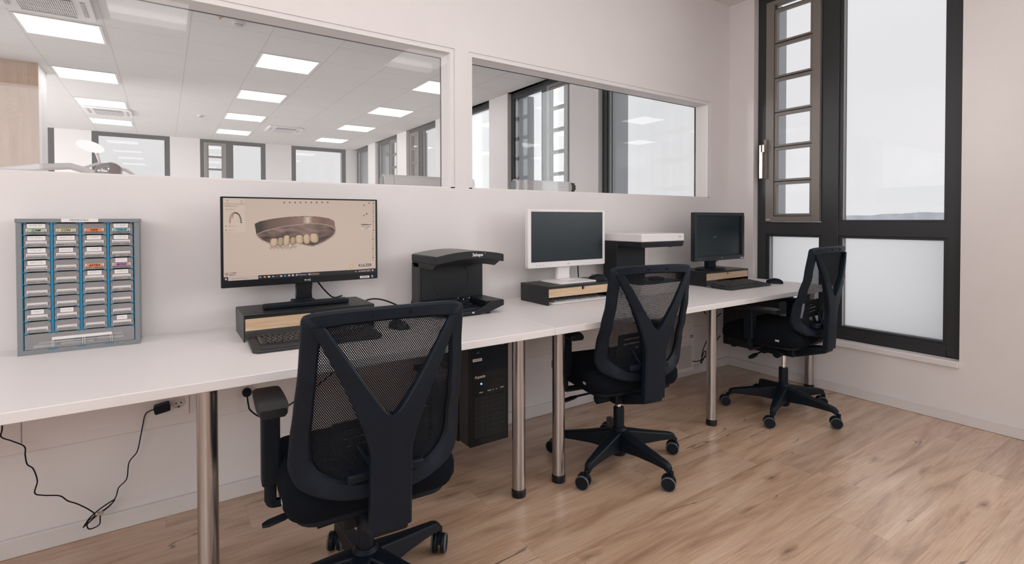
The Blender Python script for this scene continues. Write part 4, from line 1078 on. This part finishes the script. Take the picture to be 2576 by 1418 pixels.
# ================================================================== COMPUTER TOWERS (hung below the desktops)
def tower(x0, x1, yf, yr, z0, z1, label, full):
    t = empty('computer_tower', ((x0+x1)/2, yf, z0)); tag(t, label, 'computer', 'computer towers under the desks')
    w2 = (x1-x0)/2; h = z1-z0; d = yr-yf
    K = pbr('tower_black', (.012, .014, .018), .42)
    MB().box(-w2, w2, .012, d, .004, h).obj('case', K, t, bevel=.003)
    MB().prism([(-w2+.003, 0.012), (-w2+.006, .0), (w2-.006, .0), (w2-.003, .012)], .0, h-.002).obj('front_panel', pbr('tower_front_black', (.0045, .0058, .008), .35, spec=.3) if full else pbr('tower_front_grey', (.05, .065, .075), .4), t, bevel=.002)
    MB().box(-w2+.012, w2-.012, -.001, -.0002, h*.64, h*.97).obj('drive_bay', DGREY, t, smooth=False)
    if full:
        g = MB()
        for i in range(6): xx = -w2+.03+i*(2*w2-.06)/5; g.box(xx, xx+.0015, -.0022, -.0008, .04, h*.415)
        for i in range(9): zz = .04+i*(h*.415-.04)/8; g.box(-w2+.03, w2-.03, -.0022, -.0008, zz, zz+.0015)
        g.obj('grille', pbr('grille_grey', (.035, .038, .042), .5), t, smooth=False)
        MB().box(-w2+.026, w2-.026, -.0007, -.0001, .036, h*.425).obj('grille_backing', INKB, t, smooth=False)
        text('lettering', 'Aquado', .0175, pbr('beige_print', (.62, .55, .48), .5), t, (-w2+.056, -.0008, h*.600), bold=.0005)
        MB().cyl((-w2+.062, -.003, h*.537), (-w2+.062, -.0002, h*.537), .0045, n=16).obj('power_light', emis('blue_led', (.25, .55, 1.), 1.4), t)
        p = MB()
        for xx, ww in ((-.055, .018), (-.012, .020), (.056, .020)): p.box(xx, xx+ww, -.0012, -.0002, h*.456+(xx+.06)*.05, h*.456+.005+(xx+.06)*.05)
        for xx in (.018, .036): p.cyl((xx, -.0012, h*.466), (xx, -.0002, h*.466), .003, n=12)
        p.obj('port', pbr('port_metal', (.45, .42, .40), .4), t, smooth=False)
        MB().box(-w2+.024, w2-.024, -.0007, -.0001, h*.565, h*.568).obj('seam', DGREY, t, smooth=False)
        MB().box(-w2+.018, -w2+.066, -.0018, -.0011, h*.738, h*.762).obj('sticker', PAPER, t, smooth=False)
        text('sticker_print', 'CAD-03/22-001', .0055, INKB, t, (-w2+.042, -.0022, h*.75))
        text('usb_mark', '+C', .012, pbr('grey_print3', (.30, .33, .34), .5), t, (-w2+.045, -.0014, h*.81))
        MB().box(w2-.045, w2-.039, -.0016, -.0011, h*.85, h*.865).box(w2-.037, w2-.031, -.0016, -.0011, h*.85, h*.865).obj('window_mark', pbr('grey_print3', (.30, .33, .34), .5), t, smooth=False)
    else:
        MB().box(-w2+.03, -w2+.07, -.0018, -.0011, h*.84, h*.86).obj('sticker', PAPER, t, smooth=False)
    # hanger straps
    b = MB()
    for yy in (.10, d-.10): b.box(-w2-.004, -w2-.0005, yy, yy+.03, 0, T-.0305-z0).box(w2+.0005, w2+.004, yy, yy+.03, 0, T-.0305-z0).box(-w2-.004, w2+.004, yy, yy+.03, -.003, .0035)
    b.obj('hanger', METALB, t, smooth=False)
tower(1.108, 1.322, -.50, -.11, .174, .690, 'black computer tower with blue power light hung under the left desk end', True)
tower(3.50, 3.69, -.59, -.16, .245, .690, 'black computer tower hung under the desk end by the window', False)

# ================================================================== SOCKETS, CABLES, PAPER
SOCK = pbr('socket_plastic', (.66, .61, .59), .4)
def socket(x, lb):
    t = empty('wall_socket', (x, -.0495, .461)); tag(t, lb, 'socket', 'sockets in the trunking')
    MB().lathe([(.021, 0), (.0215, -.002), (.019, -.003), (.0185, .012), (.001, .0125)][::1], (0, 0, 0), 'y', 32).obj('housing', SOCK, t)
    h = MB(); [h.cyl((s*.0085, -.0045, 0), (s*.0085, -.0032, 0), .0027, n=14) for s in (-1, 1)]; h.box(-.003, .003, -.0045, -.0032, -.017, -.012); h.obj('pin_hole', INKB, t)
socket(.040, 'empty round wall socket beside the plug under the left desk')
def plug_block(t, loc, r=.017, black=True):
    MB().lathe([(.017, -.004), (.018, -.014), (.018, -.024), (.012, -.030)], loc, 'y', 24).obj('plug', BLACK, t)
# charger cable at the left
cp = [(-.457, -.10, .60), (-.457, -.10, .493), (-.460, -.10, .462), (-.435, -.095, .440), (-.405, -.09, .412), (-.404, -.085, .38), (-.40, -.08, .345), (-.385, -.08, .325), (-.375, -.08, .28), (-.382, -.08, .240), (-.36, -.08, .225), (-.317, -.08, .210), (-.295, -.08, .185), (-.268, -.08, .165), (-.235, -.075, .130), (-.222, -.07, .105)]
cq = [(-.222, -.07, .105), (-.243, -.065, .085), (-.240, -.06, .055), (-.21, -.06, .062), (-.205, -.06, .10), (-.175, -.06, .125), (-.160, -.055, .15), (-.152, -.055, .18), (-.128, -.05, .205), (-.120, -.05, .265), (-.095, -.05, .30), (-.083, -.057, .36), (-.076, -.058, .40), (-.065, -.062, .445), (-.030, -.070, .458)]
t = empty('power_cable', (-.23, -.07, 0)); tag(t, 'thin black charger cable hanging in a V under the left desk end', 'cable')
def shift(pts, o): return [(p[0]-o[0], p[1]-o[1], p[2]-o[2]) for p in pts]
MB().tube(spline(shift(cp+cq[1:], t.location), 6), .0021).obj('cord', BLACK, t)
MB().tube(spline(shift([(-.255, -.07, .070), (-.235, -.067, .100), (-.200, -.064, .125), (-.165, -.06, .140), (-.18, -.06, .122), (-.215, -.062, .10), (-.25, -.068, .073)], t.location), 6), .0024).obj('coiled_cord', BLACK, t)
MB().box(.015-.001, .033, -.002, .010, .100, .110).obj('cable_tie', pbr('beige_tie', (.45, .38, .30), .6), t)
MB().prism(rrect(0, 0, .052, .030, .006), -.047, -.006, 'y').obj('adapter', BLACK, t, bevel=.002)
bpy.data.objects['adapter'].location = (-.014+.23, .02, .460); bpy.data.objects['adapter'].rotation_euler = (0, math.radians(-10), 0)
t = empty('power_cable', (.281, -.05, .461)); tag(t, 'black round plug and cord behind the nearest chair armrest', 'cable')
plug_block(t, (0, 0, 0))
MB().tube(spline([(0, -.024, -.012), (.004, -.03, -.05), (.012, -.03, -.075), (.05, -.03, -.11), (.10, -.03, -.11), (.17, -.03, -.08), (.28, -.03, -.02), (.4, -.03, .06)], 6), .0034).obj('cord', BLACK, t)
t = empty('power_cable', (1.39, -.05, .461)); tag(t, 'black plug and cord beside the hanging computer tower', 'cable')
plug_block(t, (.03, 0, .03))
MB().tube(spline([(.03, -.026, .02), (.09, -.03, -.01), (.16, -.03, .0), (.22, -.03, .05), (.25, -.03, .13), (.26, -.03, .2)], 6), .0034).obj('cord', BLACK, t)
t = empty('power_cable', (3.34, -.07, .145)); tag(t, 'looped black cord beside the hanging paper sheets', 'cable')
MB().tube(spline([(-.09, 0, -.015), (-.03, 0, -.025), (.02, 0, -.02), (.055, 0, .035), (.07, -.006, .03), (.05, 0, -.02), (.025, .006, -.05), (.02, 0, -.03), (.04, -.004, -.012), (.08, 0, -.005), (.10, 0, .02)], 6), .0032).obj('cord', BLACK, t)
for i, (xo, zz) in enumerate(((3.50, .52), (3.49, .47), (3.48, .30))):
    t = empty('data_cable', (xo, -.10, zz)); tag(t, 'black cable curving from the far computer tower, %s' % ('highest of the three', 'middle of the three', 'lowest of the three')[i], 'cable', 'cables of the far computer tower')
    MB().tube(spline([(.03, -.03, .0), (-.01, -.01, -.015-.015*i), (-.05, .01, -.03+.01*i), (-.10, .02, .01-.09*(i == 2)), (-.13, .02, .05-.20*(i == 2))], 6), .0035).obj('cord', BLACK, t)
# cables on the desks
t = empty('monitor_cable', (.60, -.12, RT)); tag(t, 'black cable from the large lit monitor down to its riser', 'cable')
MB().tube(spline([(-.05, .015, .10), (-.01, .02, .045), (.03, .02, .006), (.07, .04, .006), (.08, .06, .004)], 6), .0034).obj('cord', BLACK, t)
t = empty('scanner_cable', (.86, -.06, T+.04)); tag(t, 'black cable arching over the desk between riser and black scanner', 'cable')
MB().tube(spline([(-.11, .0, .015), (-.05, 0, .036), (.01, 0, .030), (.08, 0, .0), (.14, 0, -.034)], 6), .0036).obj('cord', BLACK, t)
t = empty('monitor_cable', (2.05, -.13, RT)); tag(t, 'short black cable below the white monitor', 'cable')
MB().tube(spline([(.03, .012, .09), (.026, .006, .055), (.018, -.006, .025), (.016, -.01, .0045)], 6), .0034).obj('cord', BLACK, t)
t = empty('monitor_cable', (3.32, -.2, RT)); tag(t, 'thin black cable loop under the small black monitor', 'cable')
MB().tube(spline([(-.02, .02, .09), (.01, .02, .05), (.06, .02, .045), (.10, .02, .07), (.11, .02, .10)], 6), .003).obj('cord', BLACK, t)
# papers
def sheet(x0, x1, z0, z1, y, lb, seed):
    t = empty('paper_sheet', ((x0+x1)/2, y, z0)); tag(t, lb, 'paper', 'paper sheets hung under the desk')
    w2 = (x1-x0)/2; h = z1-z0
    MB().loft([[(-w2, .004*math.sin(3*s), s*h), (w2, .004*math.sin(3*s), s*h), (w2, .004*math.sin(3*s)+.0006, s*h), (-w2, .004*math.sin(3*s)+.0006, s*h)] for s in [i/8 for i in range(9)]]).obj('sheet', PAPER, t)
    g = MB(); r_ = random.Random(seed); ln = pbr('fine_print', (.42, .38, .37), .8)
    if seed == 1:
        for i in range(26): zz = h*.12+i*h*.027; g.box(-w2+.02, w2-.03, -.0012, -.0004, zz, zz+.0016)
        g.obj('print', ln, t, smooth=False)
        MB().box(-w2+.02, -w2+.034, -.0012, -.0004, h*.88, h*.95).box(-w2+.036, -w2+.044, -.0012, -.0004, h*.91, h*.96).obj('bold_print', INKB, t, smooth=False)
    else:
        for i in range(5): zz = h*(.12+i*.19); g.box(-w2+.01, w2-.02, -.0012, -.0004, zz, zz+.0014)
        g.obj('print', ln, t, smooth=False)
        b_ = MB()
        for i in range(2):
            for j in range(2): b_.box(w2-.042+i*.018, w2-.030+i*.020, -.0012, -.0004, h*(.06+.05*j), h*(.085+.05*j))
        b_.obj('bold_print', INKB, t, smooth=False)
sheet(3.045, 3.268, .065, .30, -.074, 'white printed paper sheet hanging low behind the second chair', 1)
sheet(3.03, 3.252, .295, .56, -.082, 'white ruled paper sheet with black squares hanging under the desk', 2)

# ================================================================== CHAIRS
def interp(tab, z):
    tab = sorted(tab)
    if z <= tab[0][0]: return tab[0][1]
    for (a, p), (b, q) in zip(tab, tab[1:]):
        if z <= b:
            s = (z-a)/(b-a); s = s*s*(3-2*s); return p+(q-p)*s
    return tab[-1][1]
YT = [(.45, -.215), (.56, -.200), (.64, -.212), (.72, -.238), (.82, -.262), (.98, -.282)]
def yprof(z): return interp(YT, z)
def SURF(u, z, off=0.): return (u, yprof(z)+.036*(abs(u)/.22)**2.2+off, z)
def outline(inner):
    # half outline from top centre clockwise down right side to bottom centre, (u,z)
    if not inner: key = [(0, .985), (.10, .984), (.17, .980), (.202, .975), (.216, .966), (.2195, .940), (.222, .85), (.230, .74), (.237, .64), (.240, .575), (.236, .545), (.218, .512), (.17, .484), (.10, .465), (0, .458)]
    else: key = [(0, .948), (.10, .945), (.148, .940), (.163, .936), (.171, .925), (.174, .905), (.180, .84), (.185, .74), (.188, .66), (.187, .595), (.182, .572), (.168, .550), (.13, .525), (.08, .510), (0, .503)]
    pts = [Vector((a, b, 0)) for a, b in key]
    sp_ = spline(pts, 4)
    right = [(p.x, p.y) for p in sp_]
    left = [(-a, b) for a, b in right[::-1]][1:-1]
    return right+left
def star_leg(a, hubz=0.):
    """one leg of the five-star base pointing along angle a"""
    ca, sa = math.cos(a), math.sin(a); rings = []
    for r, zt_, th, hw in ((.020, .166, .098, .034), (.06, .159, .083, .031), (.14, .142, .058, .026), (.23, .125, .040, .021), (.285, .115, .032, .018), (.303, .108, .034, .016), (.313, .095, .032, .013)):
        sec = [(-hw, zt_-th), (hw, zt_-th), (hw*.9, zt_-.004), (hw*.45, zt_), (-hw*.45, zt_), (-hw*.9, zt_-.004)]
        rings.append([(r*ca-u*sa, r*sa+u*ca, z) for u, z in sec])
    return MB().loft(rings)
def build_chair():
    t = empty('office_chair')
    # back frame
    O, I = outline(False), outline(True); n_ = len(O); rings = []
    for (ou, oz), (iu, iz) in zip(O, I):
        ring = []
        for s, off in ((0, -.004), (.0, .008), (.12, .012), (.88, .012), (1, .008), (1, -.004), (.85, -.011), (.15, -.011)):
            ring.append(SURF(ou+(iu-ou)*s, oz+(iz-oz)*s, off))
        rings.append(ring)
    MB().loft(rings, closed=True).obj('back_frame', DGREY, t)
    # mesh
    NX, NZ = 26, 34; bm = bmesh.new(); uvl = bm.loops.layers.uv.new('UVMap'); grid = []
    mid = [((a[0]+b[0])/2, (a[1]+b[1])/2) for a, b in zip(O, I)]
    half = [p for p in mid[:n_//2+1] if p[0] >= 0]
    def hw(z):
        best = 0
        for (a, za), (b, zb_) in zip(half, half[1:]):
            if min(za, zb_)-1e-9 <= z <= max(za, zb_)+1e-9 and abs(za-zb_) > 1e-6: best = max(best, a+(b-a)*(z-za)/(zb_-za))
        return best
    for j in range(NZ+1):
        z = .486+(.962-.486)*j/NZ; h_ = max(hw(z), .04)
        grid.append([bm.verts.new(SURF(-h_+2*h_*i/NX, z, .004)) for i in range(NX+1)])
    for j in range(NZ):
        for i in range(NX):
            f = bm.faces.new((grid[j][i], grid[j][i+1], grid[j+1][i+1], grid[j+1][i])); f.smooth = True
            for l in f.loops: l[uvl].uv = (l.vert.co.x+2, l.vert.co.z)
    me = bpy.data.meshes.new('back_mesh'); bm.to_mesh(me); bm.free(); me.materials.append(MESHF)
    o = bpy.data.objects.new('back_mesh', me); COL.objects.link(o); o.parent = t
    # Y support
    ys = MB()
    def ui(z): a_ = .03; q = z-.700; return 0 if q <= 0 else math.sqrt(max(0, (q+a_)**2-a_*a_))/1.634
    def uo(z):
        if z <= .60: return .056
        return .056+.150*((z-.60)/.355)**1.25
    def yy(z):
        tb = [(.39, -.258), (.60, -.268), (.70, -.276), (.82, -.286), (1., -.288)]
        for (a, p_), (b, q_) in zip(tb, tb[1:]):
            if z <= b: return p_+(q_-p_)*(z-a)/(b-a)
        return -.288
    zs = [.392+.0145*i for i in range(21)]+[.6965]+[.7001+.243*((i)/34)**2 for i in range(35)]
    for s in (-1, 1):
        rings = []
        for z in zs:
            a, b = ui(z), uo(z); th = .016-.008*max(0, z-.70)/.25
            c = .030*(abs(b)/.22)**2.2; ca = .030*(abs(a)/.22)**2.2
            e = min(.006, (b-a)*.3); ei = e if z > .70 else 0
            rings.append([(s*a, yy(z)+ca-th+ei*.7, z), (s*(a+max(ei, .004)), yy(z)+ca-th, z), (s*(b-e), yy(z)+c-th, z), (s*b, yy(z)+c-th+e, z), (s*b, yy(z)+c+th*.7, z), (s*a, yy(z)+ca+th*.7, z)])
        ys.loft(rings)
    bmesh.ops.remove_doubles(ys.bm, verts=ys.bm.verts, dist=1e-5)
    bmesh.ops.delete(ys.bm, geom=[f for f in ys.bm.faces if all(abs(v.co.x) < 1e-4 for v in f.verts)], context='FACES')
    for s in (-1, 1): ys.cyl((s*.05, yy(.93)-.010, .9655), (s*.05, -.29, .9655), .0035, n=10)
    ys.obj('back_support', DGREY, t)
    # lumbar pad with slots
    NXl, NZl = 30, 14; bm = bmesh.new(); gr = []
    for j in range(NZl+1):
        z = .575+.105*j/NZl; row = []
        for i in range(NXl+1):
            u = -.135+.27*i/NXl; q = abs(u)/.135; zz = z-.012*q*q+(0 if q < .8 else 0)
            row.append(bm.verts.new((u, yprof(zz)+.018+.036*(abs(u)/.22)**2.2, zz)))
        gr.append(row)
    for j in range(NZl):
        for i in range(NXl):
            if j % 3 == 1 and (3 <= i < 12 or 18 <= i < 27) and 1 < j < NZl-1: continue
            bm.faces.new((gr[j][i], gr[j][i+1], gr[j+1][i+1], gr[j+1][i]))
    bmesh.ops.recalc_face_normals(bm, faces=bm.faces); r_ = bmesh.ops.solidify(bm, geom=bm.faces[:], thickness=.004)
    me = bpy.data.meshes.new('lumbar_pad'); bm.to_mesh(me); bm.free(); me.materials.append(LUMB)
    lp = bpy.data.objects.new('lumbar_pad', me); COL.objects.link(lp); lp.parent = t
    MB().tube(spline([(0, -.243, .50), (0, -.215, .55), (0, -.190, .62)], 5), .009).tube(spline([(-.07, -.195, .60), (-.03, -.205, .53), (0, -.235, .50), (.03, -.205, .53), (.07, -.195, .60)], 5), .007).obj('lumbar_bracket', DGREY, lp)
    for s in (-1, 1): MB().box(s*.075-.03, s*.075+.03, -.237, -.205, .515, .540).obj('lumbar_knob', DGREY, lp, bevel=.006)
    # seat
    rings = []
    for z, g_, in ((.402, -.020), (.408, -.006), (.430, .004), (.462, .004), (.482, -.006), (.492, -.022), (.496, -.05)):
        sh = []
        for u, v in rrect(0, .055, .485+2*g_, .465+2*g_, .075+g_*.5, 6):
            zz = z+(-.018*max(0, (v-.18)/.11)**2 if v > .18 else 0)+(.010*(abs(u)/.24)**2 if z > .47 else 0)
            sh.append((u, v, zz))
        rings.append(sh)
    st_ = MB().loft(rings).obj('seat', FABRIC, t)
    MB().prism(rrect(0, .055, .43, .42, .06, 5), .384, .401).obj('seat_pan', BLACK, t, bevel=.004)
    MB().box(-.2478, -.2468, -.095, -.072, .434, .445).obj('care_tag', pbr('tag_grey', (.5, .48, .46), .5), st_, smooth=False)
    # mechanism
    mc = MB(); mc.box(-.085, .085, -.10, .12, .318, .3838).prism([(-.262, .402), (-.262, .372), (-.10, .318), (-.02, .318), (-.02, .3838), (-.12, .3838)], -.05, .05, 'x')
    mc.obj('tilt_mechanism', BLACK, t, bevel=.008)
    lv = MB(); lv.cyl((-.0851, .06, .335), (-.20, .06, .328), .005, n=10).loft([[(-.20-s*.085, .06+w_*a, .328-.014*s+b*.004) for a, b in ((-1, -1), (1, -1), (1, 1), (-1, 1))] for s, w_ in ((0, .008), (.3, .016), (.8, .017), (1, .008))]); lv.obj('lever', BLACK, t, bevel=.002)
    MB().cyl((-.0851, -.03, .340), (-.150, -.03, .336), .024, n=24).obj('tension_knob', BLACK, t, bevel=.002)
    return t
def add_arms(t, top, yo=0., right=True):
    dz = t.location.z; H_ = top-dz; T0 = H_
    for s in ((-1, 1) if right else (-1,)):
        a = MB(); a.prism([(s*.235, .10), (s*.285, .10), (s*.285, .045), (s*.235, .045)] if s < 0 else [(s*.285, .10), (s*.235, .10), (s*.235, .045), (s*.285, .045)], .43, H_-.026)
        ao = a.obj('armrest', BLACK, t, bevel=.007, seg=3)
        MB().loft([[(s*.261+u, .072+v, z) for u, v in rrect(0, 0, .033, .024, .008, 2)] for z in (.378, .431)]).tube(spline([(s*.261, .072, .382), (s*.255, .072, .368), (s*.21, .072, .366), (s*.12, .072, .368)], 5), .014).obj('bracket', BLACK, ao)
        pr = []
        for k in range(9):
            q = k/8; y = -.045+.245*q+yo; hw_ = .042*(1-.16*abs(q-.35)**1.5)*(1 if 0 < k < 8 else .86); zt_ = H_-.006*q*q-(.006 if k in (0, 8) else 0)
            pr.append([(s*.261-hw_, y, zt_-.016), (s*.261-hw_*.8, y, zt_-.024), (s*.261+hw_*.8, y, zt_-.024), (s*.261+hw_, y, zt_-.016), (s*.261+hw_, y, zt_-.005), (s*.261+hw_*.84, y, zt_), (s*.261-hw_*.84, y, zt_), (s*.261-hw_, y, zt_-.005)])
        MB().loft(pr).obj('arm_pad', PADM, ao)
def add_base(t, star_deg, dz, cast):
    """gas lift, five star base and casters; dz = how far the upper part is raised"""
    MB().cyl((0, 0, .20-dz), (0, 0, .34), .0135, n=24).obj('gas_cylinder', CHROME, t)
    MB().lathe([(.026, .160), (.026, .268), (.022, .274)], (0, 0, -dz), n=28).obj('cylinder_cover', BLACK, t)
    b = MB(); a0 = math.radians(star_deg)
    b.lathe([(.030, .040), (.036, .048), (.040, .165), (.030, .176)], (0, 0, 0), n=28)
    b.obj('hub', BLACK, t).location.z = -dz
    for k in range(5):
        a = a0+k*2*PI/5
        lg = star_leg(a).obj('leg', BLACK, t, bevel=.004); lg.location.z = -dz
        cx, cy = .318*math.cos(a), .318*math.sin(a)
        ca = empty('caster', (cx, cy, -dz), math.radians(cast)+random.uniform(-.16, .16), t)
        # local: wheel axle along y, offset behind the stem
        MB().cyl((-.0, 0, .052), (0, 0, .082), .009, n=14).prism([(-.034, .034), (.006, .034), (.010, .056), (-.010, .064), (-.030, .056)], -.006, .006, 'y').obj('fork', BLACK, ca, bevel=.002)
        for s in (-1, 1):
            wv = MB(); y0_, y1_ = (.0070, .0262)
            wv.lathe([(.010, s*y0_), (.029, s*y0_), (.0315, s*(y0_+.003)), (.0315, s*(y1_-.004)), (.0285, s*y1_), (.0275, s*(y1_-.0015)), (.002, s*(y1_-.0015))], (-.014, 0, .0318), 'y', 36)
            wo = wv.obj('wheel', BLACK, ca)
        rm = MB()
        for s in (-1, 1): rm.lathe([(.0285, s*.0266), (.0300, s*.0262), (.0318, s*.0222), (.0318, s*.0208), (.0316, s*.0206), (.0300, s*.0235), (.0280, s*.0262)], (-.014, 0, .0318), 'y', 36, True)
        rm.obj('rim', CASTG, ca)
proto = build_chair()
specs = [((.509, -.909), -3.5, 18, -.023, 62, 'nearest black mesh office chair, largest in front of the lit monitor'),
         ((1.832, -.700), -10.5, 54, .004, -57, 'second black mesh office chair, in front of the white monitor'),
         ((3.160, -.800), 2.0, 54, .048, -52, 'farthest black mesh office chair, by the tall window')]
chairs = [proto, copy_tree(proto), copy_tree(proto)]
for ch, ((x, y), rz, sd, dz, cs, lb), (at_, ay_) in zip(chairs, specs, ((.668, 0), (.660, 0), (.672, -.05))):
    ch.location = (x, y, dz); ch.rotation_euler = (0, 0, math.radians(rz)); tag(ch, lb, 'office chair', 'black mesh office chairs')
    add_arms(ch, at_, ay_); add_base(ch, sd-rz, dz, cs-rz)
